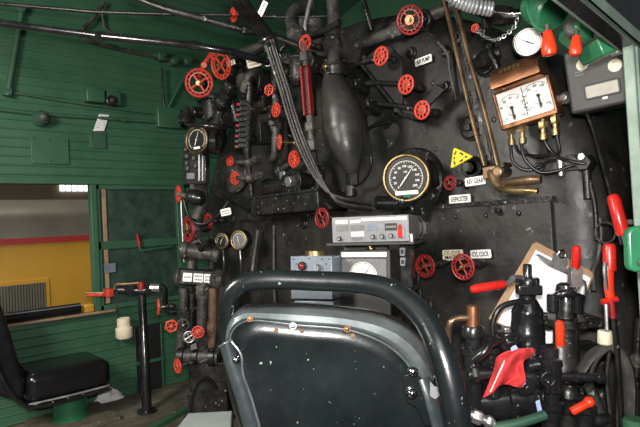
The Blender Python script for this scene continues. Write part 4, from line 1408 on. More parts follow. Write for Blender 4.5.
mb = MB(); mb.cyl(frame(M @ V((42 * s, -11 * s, -.0)), ZUP), .009, -.02, .02, 12, .002); build('wing_screw', mb, 'steel', t)
mb = MB(); mb.box(M, -40 * s, 8 * s, -64 * s, -16 * s, -.16, -.13)
build('rear_bracket', mb, 'grey_box', t)
mb = MB(); mb.box(M, -42 * s, 36 * s, -66 * s, -60 * s, -.24, -.02)
build('lower_board', mb, 'grey_box', t, bevel=.003)
mb = MB(); mb.box(M, 30 * s, 36 * s, -1.05, -66 * s, -.13, -.05); build('post', mb, 'gloss', t)

o = D(311, 268, 1.88)
n = mixn(NB, tocam(o), .55)
s = S(o)
M = frame(o, n, roll=-.02)
t = thing('control_box', 'blue grey metal control box with a red lamp and a brass knob on top', 'box', o)
mb = MB(); mb.box(M, -22.5 * s, 22.5 * s, -31 * s, 12 * s, -.14, 0)
build('box_body', mb, 'bluegrey', t, bevel=.003)
T = M @ Matrix.Translation((-9 * s, 2 * s, 0))
mb = MB(); mb.lathe(T, [(4.4 * s, 0), (4.4 * s, .008), (3.2 * s, .012)], 20); mb.cyl(T, 3.2 * s, .0, .01, 18)
q = build('lamp_ring', mb, 'ink', t)
mb = MB(); mb.ball(T @ Matrix.Translation((0, 0, .01)), 3.0 * s, 16, sz=.6); build('red_lamp', mb, 'lamp_red', q, label='dark red indicator lamp')
T = M @ Matrix.Translation((7.5 * s, 0, 0))
mb = MB(); mb.lathe(T, [(4 * s, 0), (3.2 * s, .012), (3 * s, .02)], 18); mb.box(T @ Matrix.Rotation(.1, 4, 'Z'), -1.1 * s, 1.1 * s, -4.5 * s, 5 * s, .016, .03)
build('pointer_knob', mb, 'alu', t)
for x, y in ((-19, 9), (19, 9), (-16, 4), (16, 4), (12, 9), (-2, 9.5)):
    mb = MB(); mb.cyl(M @ Matrix.Translation((x * s, y * s, 0)), .8 * s, 0, .003, 8); build('screw', mb, 'grey_box', t)
T = frame(M @ V((-3 * s, 12 * s, -.07)), (M.to_3x3() @ V((0, 1, 0))))
mb = MB(); mb.lathe(T, [(10.5 * s, 0), (10.5 * s, 4.5 * s), (9.5 * s, 5.6 * s), (7 * s, 6 * s), (1e-6, 6 * s)], 26); build('brass_knob', mb, 'brass', t)
mb = MB(); mb.box(M, -20 * s, 22 * s, -58 * s, -33 * s, -.12, -.01)
build('lower_box', mb, 'bluegrey', t, bevel=.003)

o = D(367, 268, 1.90)
n = mixn(NB, tocam(o), .6)
s = S(o)
M = frame(o, n, roll=-.02)
t = thing('meter_box', 'dark grey meter box with a white half round dial and a white strip on top', 'meter', o)
mb = MB(); mb.box(M, -29 * s, 24 * s, -50 * s, 18 * s, -.15, 0)
build('box_body', mb, 'grey_box', t, bevel=.004)
mb = MB(); mb.prism(M, rrect(47 * s, 4.6 * s, .6 * s, cx=-3 * s, cy=13.5 * s), 0, .003)
build('white_strip', mb, 'white', t)
mb = MB(); mb.prism(M, rrect(46 * s, 34 * s, 1.5 * s, cx=-3 * s, cy=-8 * s), -.001, .003)
q = build('front_plate', mb, 'grey_mid', t)
T = M @ Matrix.Translation((-4 * s, -9 * s, 0))
mb = MB(); mb.cyl(T, 15 * s, .002, .006, 40)
d_ = build('dial', mb, 'dial_white', q)
mb = MB()
for k in range(31):
    a = PI * 1.1 - PI * 1.2 * k / 30
    mb.box(T @ Matrix.Rotation(a, 4, 'Z'), (11 if k % 5 else 9.5) * s, 12.6 * s, -.12 * s, .12 * s, .006, .007)
for k in range(7):
    a = PI * 1.1 - PI * 1.2 * k / 6
    mb.text(T, str(k * 20), 1.7 * s, 7.6 * s * math.cos(a), 7.6 * s * math.sin(a), .0066)
mb.torus(T @ Matrix.Translation((0, 0, .006)), 14 * s, .35 * s, 36, 6, .4)
build('scale', mb, 'grey_box', d_)
mb = MB(); mb.box(T @ Matrix.Rotation(1.0, 4, 'Z'), -1.5 * s, 11 * s, -.25 * s, .25 * s, .007, .009); mb.cyl(T, 3.4 * s, .006, .012, 20, .002)
build('needle', mb, 'grey_mid', q)
for x, y in ((-18, 7), (11, 7)):
    mb = MB(); mb.cyl(M @ Matrix.Translation((x * s, y * s, 0)), 1 * s, .003, .007, 10); build('screw', mb, 'alu', t)
T = frame(M @ V((2 * s, 18 * s, -.03)), M.to_3x3() @ V((0, 1, 0)))
mb = MB(); mb.cyl(T, 5 * s, 0, 2.5 * s, 18, .003); mb.cyl(T @ Matrix.Translation((1 * s, 0, 0)), 2.6 * s, 2 * s, 5 * s, 14, .003); build('brass_cap', mb, 'brass', t)
mb = MB(); mb.box(M, -40 * s, 30 * s, -60 * s, -50.5 * s, -.14, -.01); build('wood_base', mb, 'wood', t)
# ================================================================== engineer's chair in the foreground
FH = V((FW.x, FW.y, 0)).normalized()
RH = V((FH.y, -FH.x, 0))
pc = D(350, 400, 1.12)
ch = thing('chair', 'worn dark metal swivel chair seen from behind, with a thick tubular hoop around its back', 'chair', V((pc.x, pc.y, 0)) + FH * .2)
inner = [(229, 346), (231, 333), (240, 323), (256, 320), (300, 325), (345, 329), (378, 340), (400, 355), (413, 371), (421, 383), (432, 405), (440, 450)]
outer = [(228, 338), (229, 325), (236, 313), (250, 307), (300, 306), (348, 310), (388, 317), (414, 332), (430, 353), (436, 372), (441, 402), (447, 450)]
ip = smooth_pts([D(x, y, 1.085) for x, y in inner], 5)
op = smooth_pts([D(x, y, 1.135) for x, y in outer], 5)
mp = [(a + b) / 2 - FW * .026 + UP * .004 for a, b in zip(ip, op)]
n_ = len(ip)
# back sheet, slightly dished
bl = D(252, 450, 1.085)
left = [ip[0].lerp(bl, k / 10) for k in range(11)]
cen = D(345, 462, 1.095)
rows = []
loop = ip + list(reversed(left[1:]))
for k in range(9):
    t_ = k / 8
    rows.append([cen.lerp(p, t_) + FW * (.010 * (1 - t_ ** 4)) for p in loop])
mb = MB()
m_ = len(loop)
mb.v = [p for r in rows for p in r]
mb.f = [(i * m_ + j, i * m_ + (j + 1) % m_, (i + 1) * m_ + (j + 1) % m_, (i + 1) * m_ + j) for i in range(8) for j in range(m_)]
build('back_sheet', mb, 'chair', ch, solid=.004)
mb = MB(); mb.grid([ip, [a.lerp(b, .5) - FW * .006 for a, b in zip(ip, mp)], mp, [a.lerp(b, .6) - FW * .004 for a, b in zip(mp, op)], op])
build('top_rim', mb, 'chair_rim', ch, solid=.004, label='rolled top of the back in a painted highlight grey')
mb = MB(); mb.tube(ip, .0035, 8, smooth=False)
build('rolled_edge', mb, 'chair_rim', ch)
# front cushion of the back, beyond the sheet
mb = MB()
fr = [p + FW * .055 for p in op]
bk = [p - FW * .0 for p in op]
mb.grid([[p for p in op], [p + FW * .03 for p in op], [p.lerp(cen, .04) + FW * .06 for p in op], [p.lerp(cen, .5) + FW * .075 for p in op], [p.lerp(cen, .95) + FW * .08 for p in op]])
build('back_pad', mb, 'vinyl', ch, solid=.004)
# hoop
hp = [(262, 455, 1.17), (240, 400, 1.17), (230, 345, 1.16), (227.5, 308, 1.15), (236, 288, 1.145), (260, 280, 1.14), (316, 281, 1.13), (364, 283.5, 1.11), (396, 293, 1.08), (424, 318, 1.04), (441, 352, 1.0), (451, 386, .98), (459, 430, .97), (464, 460, .97)]
mb = MB(); mb.tube([D(*q) for q in hp], [.020, .020, .020, .0205, .021, .021, .0215, .022, .0235, .0245, .025, .025, .025, .025], 18, True, k=7)
build('hoop_tube', mb, 'chair', ch, label='thick chipped dark tube')
# side brackets
a = [D(226, 343, 1.07), D(235, 372, 1.07), (D(245, 402, 1.07)), D(259, 450, 1.07)]
mb = MB(); mb.tube(a, [.0145, .016, .0165, .018], 14, flat=1.0)
b_ = build('side_bracket', mb, 'chair_mid', ch)
mb = MB(); mb.tube([D(231, 341, 1.06), D(241, 355, 1.058), D(243, 374, 1.058), D(252, 400, 1.06), D(266, 450, 1.06)], .0028, 8)  # thin pale tubes draw the shine along the bracket edges
build('edge_highlight', mb, 'chair_rim', b_)
mb = MB(); mb.tube([D(219, 347, 1.062), D(226, 343, 1.052), D(232, 340, 1.06)], .0028, 8)
build('edge_highlight', mb, 'chair_rim', b_)
a = [D(424, 378, 1.075), D(431, 398, 1.065), D(438, 424, 1.06), D(445, 455, 1.06)]
mb = MB(); mb.tube(a, [.017, .019, .019, .019], 12, flat=.6)
b2 = build('side_bracket', mb, 'chair_mid', ch)
pts = [D(x, y, 1.072) for x, y in ((404, 375), (412, 372), (420, 376), (424, 385), (428, 402), (432, 425), (424, 425), (418, 408), (407, 402), (403, 388))]
mb = MB(); mb.slab(pts, .004, -FW)
build('hinge_plate', mb, 'chair', ch, bevel=.0015)
pts = [D(x, y, 1.045) for x, y in ((430, 381), (434, 386), (443, 387), (441, 394), (435, 399), (430, 396))]
mb = MB(); mb.slab(pts, .002, -FW)
build('bare_patch', mb, 'alu', b2, label='bare metal patch')
for x, y, d, r, m in ((413, 372, 1.06, .0085, 'chrome'), (412, 394, 1.062, .009, 'chrome'), (439, 380, 1.03, .009, 'chrome'), (250, 319, 1.075, .0045, 'copper'), (293, 326, 1.076, .006, 'steel'), (276, 331, 1.08, .004, 'rust'), (236, 360, 1.056, .006, 'chrome'), (347, 329, 1.075, .0055, 'copper'), (353, 336, 1.08, .004, 'rust'), (302, 331, 1.08, .004, 'rust')):
    o = D(x, y, d)
    M = frame(o, -FW, UP)
    mb = MB(); mb.cyl(M, r * 1.25, -.006, .001, 14); mb.ball(M, r, 12, sz=.7)
    build('bolt', mb, m, ch)
# seat and pedestal below
sc_ = V((pc.x, pc.y, .44)) + FH * .26
M = frame(sc_, ZUP, V((FH.x, FH.y, 0)))
mb = MB(); mb.prism(M, rrect(.46, .44, .08), -.02, .07)
build('seat', mb, 'vinyl', ch, bevel=.02)
mb = MB(); mb.lathe(frame(V((sc_.x, sc_.y, 0)), ZUP), [(.2, 0), (.2, .02), (.06, .05), (.05, .42)], 24)
build('pedestal', mb, 'gloss', ch)
mb = MB()
for px in (262, 455):
    a = D(px, 452, 1.15 if px < 300 else 1.05); mb.tube([a, V((a.x, a.y, .46)), V((a.x, a.y, .43)) + FH * .15, V((sc_.x, sc_.y, .415))], .022, 10)
build('back_arms', mb, 'chair', ch)

# ================================================================== fireman's seat
fx, SH = -3.385, -.06
fs = thing('seat', 'black vinyl cab seat on a green pedestal below the open window', 'seat', V((fx, SH + .98, 0)))
mb = MB(); mb.wbox(fx - .20, fx + .20, SH + .73, SH + 1.19, .205, .375)
o = build('cushion', mb, 'vinyl', fs)
b = o.modifiers.new('edge', 'BEVEL'); b.width = .055; b.segments = 5
b = o.modifiers.new('round', 'SUBSURF'); b.levels = 1; b.render_levels = 2
mb = MB(); mb.wbox(fx - .19, fx + .19, SH + .73, SH + 1.19, .185, .215)
build('seat_pan', mb, 'gloss', fs, bevel=.01)
mb = MB(); mb.tube([V((fx + .195, SH + .74, .215)), V((fx + .198, SH + .95, .212)), V((fx + .195, SH + 1.17, .215))], .007, 8)
build('edge_strip', mb, 'steel', fs)
for k in range(6):
    mb = MB(); mb.ball(frame(V((fx + .191, SH + .78 + .08 * k, .198)), NW), .008, 8, sz=.6)
    build('stud', mb, 'brass', fs)
mb = MB(); mb.lathe(frame(V((fx, SH + 1.0, 0)), ZUP), [(.105, .03), (.105, .04), (.095, .046), (.092, .19)], 28)
build('pedestal', mb, 'green_bright', fs)
mb = MB(); mb.wbox(fx - .18, fx + .22, SH + .80, SH + 1.22, 0, .03)
build('base_plate', mb, 'floor', fs, bevel=.004)
pr = [(.60, .29), (.72, .23), (.735, .33), (.67, .62), (.62, .82), (.55, .82), (.53, .72)]
mb = MB()
mb.slab([V((fx - .19, SH + y, z)) for y, z in pr], .38, V((1, 0, 0)))
o = build('backrest', mb, 'vinyl', fs)
b = o.modifiers.new('edge', 'BEVEL'); b.width = .03; b.segments = 4
mb = MB(); mb.tube([V((fx + .205, SH + y, z)) for y, z in ((.50, .66), (.58, .50), (.64, .34), (.70, .24), (.78, .195), (.98, .19), (1.16, .20))], .014, 10, flat=.7)
build('side_rail', mb, 'gloss', fs)
mb = MB(); mb.tube([V((fx - .205, SH + y, z)) for y, z in ((.50, .66), (.58, .50), (.64, .34), (.70, .24), (.78, .195), (.98, .19), (1.16, .20))], .014, 10, flat=.7)
build('side_rail', mb, 'gloss', fs)
# armrest on the ledge
t = thing('armrest', 'black padded armrest lying on the sill of the open window', 'armrest', W(40, 313, .0))
a, b = W(-14, 314, .02), W(80, 304, .02)
a.z = b.z = WZ0 + .036
mb = MB(); mb.tube([a, a.lerp(b, .5), b], .034, 16, flat=1.0)
build('pad', mb, 'vinyl', t)
mb = MB(); mb.tube([a + V((.03, 0, .022)), b + V((.03, 0, .022))], .003, 6, smooth=False)
build('piping', mb, 'grey_mid', t)
mb = MB(); p = W(87, 304, -.01); mb.wbox(WX - .05, WX + .03, p.y - .03, p.y + .035, WZ0, WZ0 + .05)
one('block', 'small yellow block on the sill at the end of the armrest', 'block', mb, 'yellow_car', bevel=.008)
# red catch on the closed sash
t = thing('window_catch', 'small red grip on a thin bent rod across the closed window panel', 'handle', W(138, 243))
mb = MB(); mb.tube([W(137, 234, .035), W(140, 247, .035)], .013, 12, smooth=False)
build('red_grip', mb, 'red_dark', t)
mb = MB(); mb.tube([W(138, 234, .03), W(140, 249, .03), W(146, 250, .03), W(172, 246, .03)], .006, 8)
build('rod', mb, 'green_bright', t)

# ================================================================== water stand by the window
b0 = FLR(147, 412)
dz = (b0 - CAM).dot(FW)
t = thing('valve_stand', 'black floor post with a brass lever and red grips across its top, by the window', 'stand', b0)
mb = MB()
tp = D(143, 290, dz)
mid = b0.lerp(tp, .5)
mb.lathe(frame(b0, ZUP), [(.06, 0), (.06, .012), (.030, .016), (.030, .40), (.025, .41), (.025, tp.z)], 18)
build('post', mb, 'gloss', t)
top = V((b0.x, b0.y, tp.z))
def TP(px, py, dd=0):
    return D(px, py, dz + dd)
mb = MB(); mb.tube([TP(119, 290), TP(143, 291), TP(160, 288)], .026, 12, smooth=False)
mb.hexa(frame(TP(131, 290), RT), .034, -.03, .03); mb.hexa(frame(TP(150, 289), RT), .032, -.02, .02)
build('cross_head', mb, 'gloss', t)
mb = MB(); mb.cyl(frame(TP(156, 288), RT), .03, -.035, .03, 16, .004)
build('bright_sleeve', mb, 'steel', t, label='bright steel sleeve')
mb = MB(); mb.tube([TP(140, 283, -.02), TP(128, 284, -.03), TP(116, 285, -.03), TP(114, 291, -.03), TP(108, 293, -.03), TP(86, 293, -.03)], .010, 8, flat=1.0)
build('brass_lever', mb, 'bronze', t)
mb = MB(); mb.tube([TP(87, 295, -.03), TP(104, 295, -.04)], .011, 10, smooth=False); 
build('red_grip', mb, 'red', t)
mb = MB(); mb.box(frame(TP(108, 292, -.04), NB), -.03, .045, -.028, .02, -.02, .02)
build('red_clamp', mb, 'red', t, bevel=.005)
mb = MB(); mb.cyl(frame(TP(141, 285, -.01), ZUP), .024, -.03, .02, 14, .004)
build('red_cap', mb, 'red_dark', t)
pipe('bent_bar', 'bent flat black bar running from the water stand to the upright pipes', 'bar', [(160, 286, 3.1), (165, 289, 3.1), (165.5, 304, 3.1), (170, 311, 3.1), (184, 310, 3.1), (200, 307, 3.1)], .024, 'gloss', 'D', flat=.6)
# cream plastic cup pair on the wall, with its cord
t = thing('plastic_cup', 'cream two tier plastic cup hung on the green wall left of the black post', 'cup', W(124, 338, .06))
M = frame(W(124.5, 338, .07), ZUP)
s = S(W(124, 330, .07))
mb = MB(); mb.lathe(M, [(7 * s, 0), (8.3 * s, 2 * s), (8.3 * s, 10 * s), (7.4 * s, 11 * s), (1e-6, 11 * s)], 22)
build('lower_cup', mb, 'cream', t)
mb = MB(); mb.lathe(M, [(6.4 * s, 10.5 * s), (6.6 * s, 19 * s), (5.6 * s, 20 * s), (5 * s, 19 * s), (1e-6, 18.6 * s)], 22)
build('upper_cup', mb, 'cream', t)
pipe('cord', 'thin pale cord hanging down the green wall beside the cream cup', 'cord', [(116, 302, .02), (116, 325, .02), (116, 348, .02)], .003, 'grime', 'W')
# crumpled white rag on the floor
p = FLR(107, 401)
random.seed(11)
mb = MB()
nA, nB = 18, 9
for j in range(nB + 1):
    v_ = j / nB
    for i in range(nA):
        a = 2 * PI * i / nA
        r = (1 - v_ ** 2) ** .5 if v_ < 1 else 0
        w_ = 1 + .22 * math.sin(3 * a + 4 * v_) + random.uniform(-.13, .13)
        q = p + V((0, 1, 0)) * (math.cos(a) * r * .085 * w_) + V((1, 0, 0)) * (math.sin(a) * r * .055 * w_)
        q.z = .125 * v_ * (1 + .25 * math.cos(2 * a + 1)) * (.75 + .35 * math.cos(a - 2.6) * (1 - v_)) + random.uniform(0, .006)
        mb.v.append(q)
mb.f = [(j * nA + i, j * nA + (i + 1) % nA, (j + 1) * nA + (i + 1) % nA, (j + 1) * nA + i) for j in range(nB) for i in range(nA)]
mb.f.append(tuple(nB * nA + i for i in range(nA)))
one('rag', 'crumpled white rag on the floor behind the green seat pedestal', 'rag', mb, 'paper', sharp=1.2)

# ================================================================== manifold and pipes at the fireman's corner
dM = 3.02
t = thing('manifold', 'black pipe manifold with three white worn labels, level beside the chair hoop', 'manifold', D(198, 290, dM))
a, b = D(180, 277, dM), D(214, 279, dM)
ax = (b - a).normalized()
s = S(a)
mb = MB()
M = frame((a + b) / 2, mixn(NB, tocam(a), .7))
x = ax; z = tocam(a); y = z.cross(x).normalized(); z = x.cross(y)
Mm = Matrix.Identity(4)
for r in range(3):
    Mm[r][0], Mm[r][1], Mm[r][2], Mm[r][3] = x[r], y[r], z[r], ((a + b) / 2)[r]
mb.box(Mm, -19 * s, 19 * s, -8 * s, 9 * s, -.09, 0)
build('body', mb, 'gloss', t, bevel=.012)
mb = MB(); mb.cyl(frame(a - ax * 1 * s - z * .03, ax), 9.5 * s, -5 * s, 2 * s, 20, 3 * s)
build('end_cap', mb, 'grime', t)
mb = MB(); mb.cyl(frame(b + ax * 5 * s - z * .02, ax + z * .6), 9.5 * s, -8 * s, 7 * s, 18, 3 * s)
build('end_boss', mb, 'grime', t)
for x0, x1 in ((-14, -5), (-3.5, 6), (7, 16.5)):
    mb = MB(); mb.prism(Mm, rrect((x1 - x0) * s, 8.5 * s, .5 * s, cx=(x0 + x1) / 2 * s, cy=.2 * s), 0, .003)
    lp = build('label_plate', mb, 'white', t)
    mb = MB()
    for yy in ((1.8, -1.6) if x0 > -10 else (.3,)):
        xx = x0 + 1.4
        while xx < x1 - 2:
            l = random.uniform(.9, 1.7)
            mb.box(Mm, xx * s, (xx + l) * s, (yy - .9) * s, (yy + .9) * s, .003, .0037); xx += l + .5
    build('worn_lettering', mb, 'grey_mid', lp)
for i, (l, r, m, lab, cp) in enumerate((
    ([(184, 288, 3.06), (183, 315, 3.06), (180, 350, 3.06)], .026, 'grime', 'leftmost upright pipe under the labelled manifold', (1,)),
    ([(192, 288, 3.1), (191, 320, 3.1), (188, 352, 3.1)], .030, 'iron', 'second upright pipe from the wall under the labelled manifold', (0,)),
    ([(203, 290, 3.04), (202, 320, 3.04), (201, 353, 3.04)], .032, 'grime', 'stout grey upright pipe under the labelled manifold', (0, 1.6)),
    ([(213, 288, 3.04), (213, 318, 3.04), (212, 353, 3.04)], .026, 'rust', 'rusty brown upright pipe under the labelled manifold', (1.3,)),
    ([(222, 286, 3.0), (221, 320, 3.0), (218, 352, 3.0)], .024, 'iron', 'black upright pipe nearest the chair under the labelled manifold', ()),
    ([(192, 270, 3.15), (191, 250, 3.18), (196, 236, 3.18), (197, 222, 3.2)], .032, 'grime', 'grey pipe rising from the labelled manifold past the oval red handwheel', (1, 2)),
    ([(199, 188, 3.3), (202, 205, 3.3), (196, 220, 3.28)], .042, 'grime', 'mottled grey pipe bend behind the glossy black flask', (0,)),
    ([(212, 268, 3.15), (211, 258, 3.15), (206, 244, 3.2)], .022, 'iron', 'short black pipe between the manifold and the grey tee', ()),
)):
    pipe('steam_pipe', lab, 'pipe', l, r, m, 'D', cp=cp)
t = thing('pipe_tee', 'thick grey pipe tee lying level left of the small brass gauges', 'fitting', D(200, 254, 3.05))
a, b = D(184, 250, 3.1), D(217, 255, 3.1)
mb = MB(); mb.tube([a, a.lerp(b, .5), b], .042, 18)
build('tee_body', mb, 'grime', t)
mb = MB(); d_ = (b - a).normalized(); mb.cyl(frame(b, d_), .052, -.03, .02, 18, .01); mb.cyl(frame(a, d_), .052, -.02, .03, 18, .01)
build('collars', mb, 'grime', t)
mb = MB(); mb.tube([D(200, 252, 3.1), D(204, 246, 3.05), D(211, 243, 3.0)], .025, 12)
build('branch', mb, 'iron', t)
t = thing('oil_flask', 'glossy black round flask at the wall, right of the edge on red handwheel', 'flask', D(196, 200, 3.1))
a, b = D(186, 196, 3.1), D(205, 199, 3.1)
mb = MB(); mb.tube([a, a.lerp(b, .15), a.lerp(b, .5), a.lerp(b, .85), b], [.018, .042, .052, .044, .02], 18)
build('flask_body', mb, 'gloss', t)
mb = MB(); mb.rod(D(180, 194, 3.15), a, .014, 10)
build('neck', mb, 'steel', t)
pipe('hose', 'thin black hose looping under the glossy black flask', 'hose', [(184, 200, 3.1), (188, 214, 3.08), (196, 223, 3.05), (206, 223, 3.05), (218, 215, 3.08), (228, 202, 3.1)], .009, 'rubber', 'D')
pipe('drain_pipe', 'thin pale pipe down the wall edge under the edge on red handwheel', 'pipe', [(181, 200, 3.2), (182, 225, 3.2), (184, 262, 3.2)], .006, 'steel', 'D')
t = thing('valve_header', 'grey brown pipe header joining the feet of the upright pipes', 'fitting', D(198, 362, 3.02))
a, b = D(178, 356, 3.05), D(219, 357, 3.02)
mb = MB(); mb.tube([a, a.lerp(b, .5), b], .046, 16); 
build('header_body', mb, 'grime', t)
for f in (.1, .45, .85):
    mb = MB(); mb.cyl(frame(a.lerp(b, f), (b - a).normalized()), .056, -.022, .022, 18, .005); build('flange', mb, 'iron', t)
mb = MB(); p = D(193, 347, 2.97); mb.box(frame(p, NB, roll=.3), -.02, .025, -.016, .016, -.01, .005)
build('tag_plate', mb, 'alu', t)
t = thing('pipe_casing', 'dark dusty casing standing on the floor under the pipe header', 'casing', FLR(205, 413))
a, b = D(188, 362, 3.0), D(226, 362, 3.0)
dn = (b - a); dn.z = 0
f0 = V((a.x, a.y, 0))
mb = MB(); mb.slab([V((a.x, a.y, 0)), V((b.x, b.y, 0)), V((b.x, b.y, b.z)), V((a.x, a.y, a.z))], .16, V((FH.x, FH.y, 0)))
build('casing_body', mb, 'iron', t, bevel=.01)
mb = MB()
mb.slab([V((a.x, a.y, 0)) - FH * .012, V((b.x, b.y, 0)) - FH * .012, V((b.x, b.y, .06)) - FH * .012, V((a.x, a.y, .06)) - FH * .012], .012, V((FH.x, FH.y, 0)))
build('foot_strip', mb, 'grime', t)
pipe('hose', 'black hose arching over beside the grey green box near the floor', 'hose', [(178, 432, 2.3), (189, 412, 2.4), (192, 394, 2.5), (198, 382, 2.55), (208, 379, 2.6), (216, 388, 2.65)], .012, 'rubber', 'D', cp=(2,), cm='iron')
t = thing('locker_box', 'grey green box with a plain lid at the bottom edge, left of the chair', 'box', D(212, 427, 1.7))
c1, c2 = D(188, 413, 1.75), D(233, 413, 1.75)
lz = c1.z
q0, q1 = V((c1.x, c1.y, lz)), V((c2.x, c2.y, lz))
dr = (q1 - q0).normalized()
mb = MB(); mb.slab([V((q.x, q.y, 0)) for q in (q0, q1, q1 - FH * .30 + dr * .03, q0 - FH * .30 - dr * .0)], lz - .02, ZUP)
build('box_body', mb, 'grey_box', t)
mb = MB(); mb.slab([q + V((0, 0, -.02)) for q in (q0, q1, q1 - FH * .31 + dr * .04, q0 - FH * .31 - dr * .01)], .02, ZUP)
build('lid', mb, 'grey_step', t, bevel=.004)

# ================================================================== brake stand, bottom right
def stackv(name, label, cat, px, d, segs):
    """upright turned casting: segs = list of (part, material, [(y px, r px)...])"""
    y_end = segs[-1][2][-1][0]
    base = D(px, y_end, d)
    t = thing(name, label, cat, base)
    for nm, m, pr in segs:
        o = D(px, pr[-1][0], d); s = S(o)
        M = frame(o, UP, -FW)
        mb = MB(); mb.lathe(M, [(r * s, (pr[-1][0] - y) * s) for y, r in reversed(pr)], 24)
        build(nm, mb, m, t)
    return t
def boltring(t, px, py, d, R, n, r, axis=None, m='gloss'):
    o = D(px, py, d); s = S(o)
    M = frame(o, axis or UP, -FW)
    for k in range(n):
        a = 2 * PI * k / n
        mb = MB(); mb.hexa(M @ Matrix.Translation((R * s * math.cos(a), R * s * math.sin(a), 0)), r * s, 0, r * s * 1.6)
        build('bolt', mb, m, t)
def grip(t, a, b, r, m, nm='red_handle'):
    mb = MB(); d_ = (b - a); L = d_.length
    mb.lathe(frame(a, d_, V((.3, .2, .9))), [(r * .7, 0), (r, L * .06), (r, L * .86), (r * .8, L * .96), (r * .3, L)], 18)
    return build(nm, mb, m, t)
# independent brake valve
t = stackv('brake_valve', 'black upright brake valve with a red handle pointing left, before the clipboard', 'valve', 527.5, 1.5, [
  ('spindle', 'gloss', [(264, 3), (265, 4.2), (276, 4.2), (278, 5)]),
  ('cap', 'gloss', [(277, 10), (279, 11.5), (283, 11.5), (284, 10), (291, 9.5), (292, 8), (299, 8)]),
  ('valve_body', 'gloss', [(299, 9), (303, 11), (309, 14.5), (312, 15.5), (314, 15), (330, 16.3), (332, 17), (335, 16.4), (349, 17.5), (351, 20), (355, 20), (357, 16), (372, 14), (430, 14)])])
boltring(t, 527.5, 347, 1.5, 18, 8, 2)
mb = MB(); mb.tube([D(524, 278, 1.49), D(514, 277, 1.47), D(511, 281, 1.46), D(504, 284.5, 1.45)], .009, 10, flat=.7)
build('handle_link', mb, 'steel', t)
grip(t, D(505, 284, 1.45), D(470.5, 289.5, 1.43), .0125, 'red_grip')
mb = MB(); o = D(526, 288, 1.46); mb.box(frame(o, -FW, UP), -.028, .04, -.018, .010, -.01, .02)
build('quadrant_block', mb, 'gloss', t, bevel=.004)
# automatic brake valve
t = stackv('brake_valve', 'black brake valve with an upright red handle, right of the clipboard', 'valve', 566, 1.46, [
  ('cap', 'gloss', [(283, 6), (285, 9), (292, 10), (294, 8), (300, 9)]),
  ('valve_body', 'iron', [(298, 8), (306, 9.5), (317, 10), (318, 20), (325, 20), (326, 12), (345, 12), (430, 13)])])
boltring(t, 566, 318, 1.46, 20, 8, 2)
mb = MB(); o = D(575, 274, 1.44); mb.box(frame(o, -FW, UP), -.015, .015, -.035, .018, -.012, .012)
mb.tube([D(575, 283, 1.44), D(582, 284, 1.44), D(582, 298, 1.44)], .012, 10)
build('handle_socket', mb, 'steel', t, bevel=.003)
grip(t, D(575.5, 270, 1.44), D(576.5, 245.5, 1.42), .0115, 'red_grip')
mb = MB(); mb.tube([D(553, 298, 1.43), D(566, 293, 1.41), D(582, 298, 1.43)], .011, 12)
build('cross_arm', mb, 'gloss', t)
for x, y in ((553, 305), (577, 306)):
    mb = MB(); o = D(x, y, 1.42); mb.cyl(frame(o, UP, -FW), .016, -.02, .03, 14, .003); build('stud', mb, 'gloss', t)
# left stack with brass tap
t = stackv('brake_fitting', 'black stacked pipe fitting with a brass cap piece on top, beside the chair hoop', 'fitting', 473, 1.42, [
  ('brass_cap', 'copper', [(305, 4.5), (306, 6), (325, 6.5), (326, 6.5)]),
  ('fitting_body', 'gloss', [(325, 9), (328, 11), (336, 11), (338, 8), (346, 8), (348, 12), (353, 12), (355, 8.5), (370, 9), (372, 13), (378, 13), (380, 10), (430, 10)])])
boltring(t, 473, 348, 1.42, 10.5, 6, 2)
mb = MB(); mb.tube([D(469, 318, 1.42), D(458, 318.5, 1.42), D(450, 324, 1.42), D(448, 345, 1.43), D(448, 372, 1.44)], .0095, 12)
build('copper_pipe', mb, 'bronze', t)
t = stackv('brake_fitting', 'black ribbed pipe fitting between the red cloth and the chair', 'fitting', 491, 1.46, [
  ('fitting_body', 'gloss', [(334, 6), (336, 9), (343, 9), (345, 12), (351, 12), (353, 8), (362, 8), (364, 11), (369, 11), (372, 8), (430, 8)])])
boltring(t, 491, 346, 1.46, 10, 6, 2)
pipe('brake_pipe', 'black hose bending up to the brake valve in front of the clipboard', 'pipe', [(493, 336, 1.45), (493, 322, 1.45), (500, 308, 1.45), (516, 302, 1.46), (530, 303, 1.48)], .008, 'rubber', 'D')
pipe('brake_pipe', 'curved black pipe linking the two fittings left of the red cloth', 'pipe', [(474, 360, 1.38), (484, 352, 1.37), (490, 344, 1.38), (500, 342, 1.4), (508, 352, 1.4)], .013, 'gloss', 'D')
# big cylinder under the rag
t = thing('brake_cylinder', 'big black cylinder lying level under the red cloth', 'cylinder', D(505, 415, 1.44))
a, b = D(474, 403, 1.44), D(542, 396, 1.44)
d_ = (b - a).normalized()
M = frame(a, d_)
L = (b - a).length
s = S(a)
mb = MB(); mb.lathe(M, [(8 * s, -2 * s), (14 * s, 0), (17 * s, 3 * s), (17 * s, L * .45), (20 * s, L * .47), (20 * s, L * .53), (17 * s, L * .55), (17 * s, L * .95), (12 * s, L)], 28)
build('cylinder_body', mb, 'gloss', t)
for k in range(8):
    a_ = 2 * PI * k / 8
    mb = MB(); mb.hexa(M @ Matrix.Translation((18.5 * s * math.cos(a_), 18.5 * s * math.sin(a_), L * .53)), 2 * s, -.002, .008); build('bolt', mb, 'gloss', t)
mb = MB(); mb.cyl(frame(D(500, 385, 1.42), UP, -FW), 6 * s, 0, .02, 16, .004)
build('boss', mb, 'gloss', t)
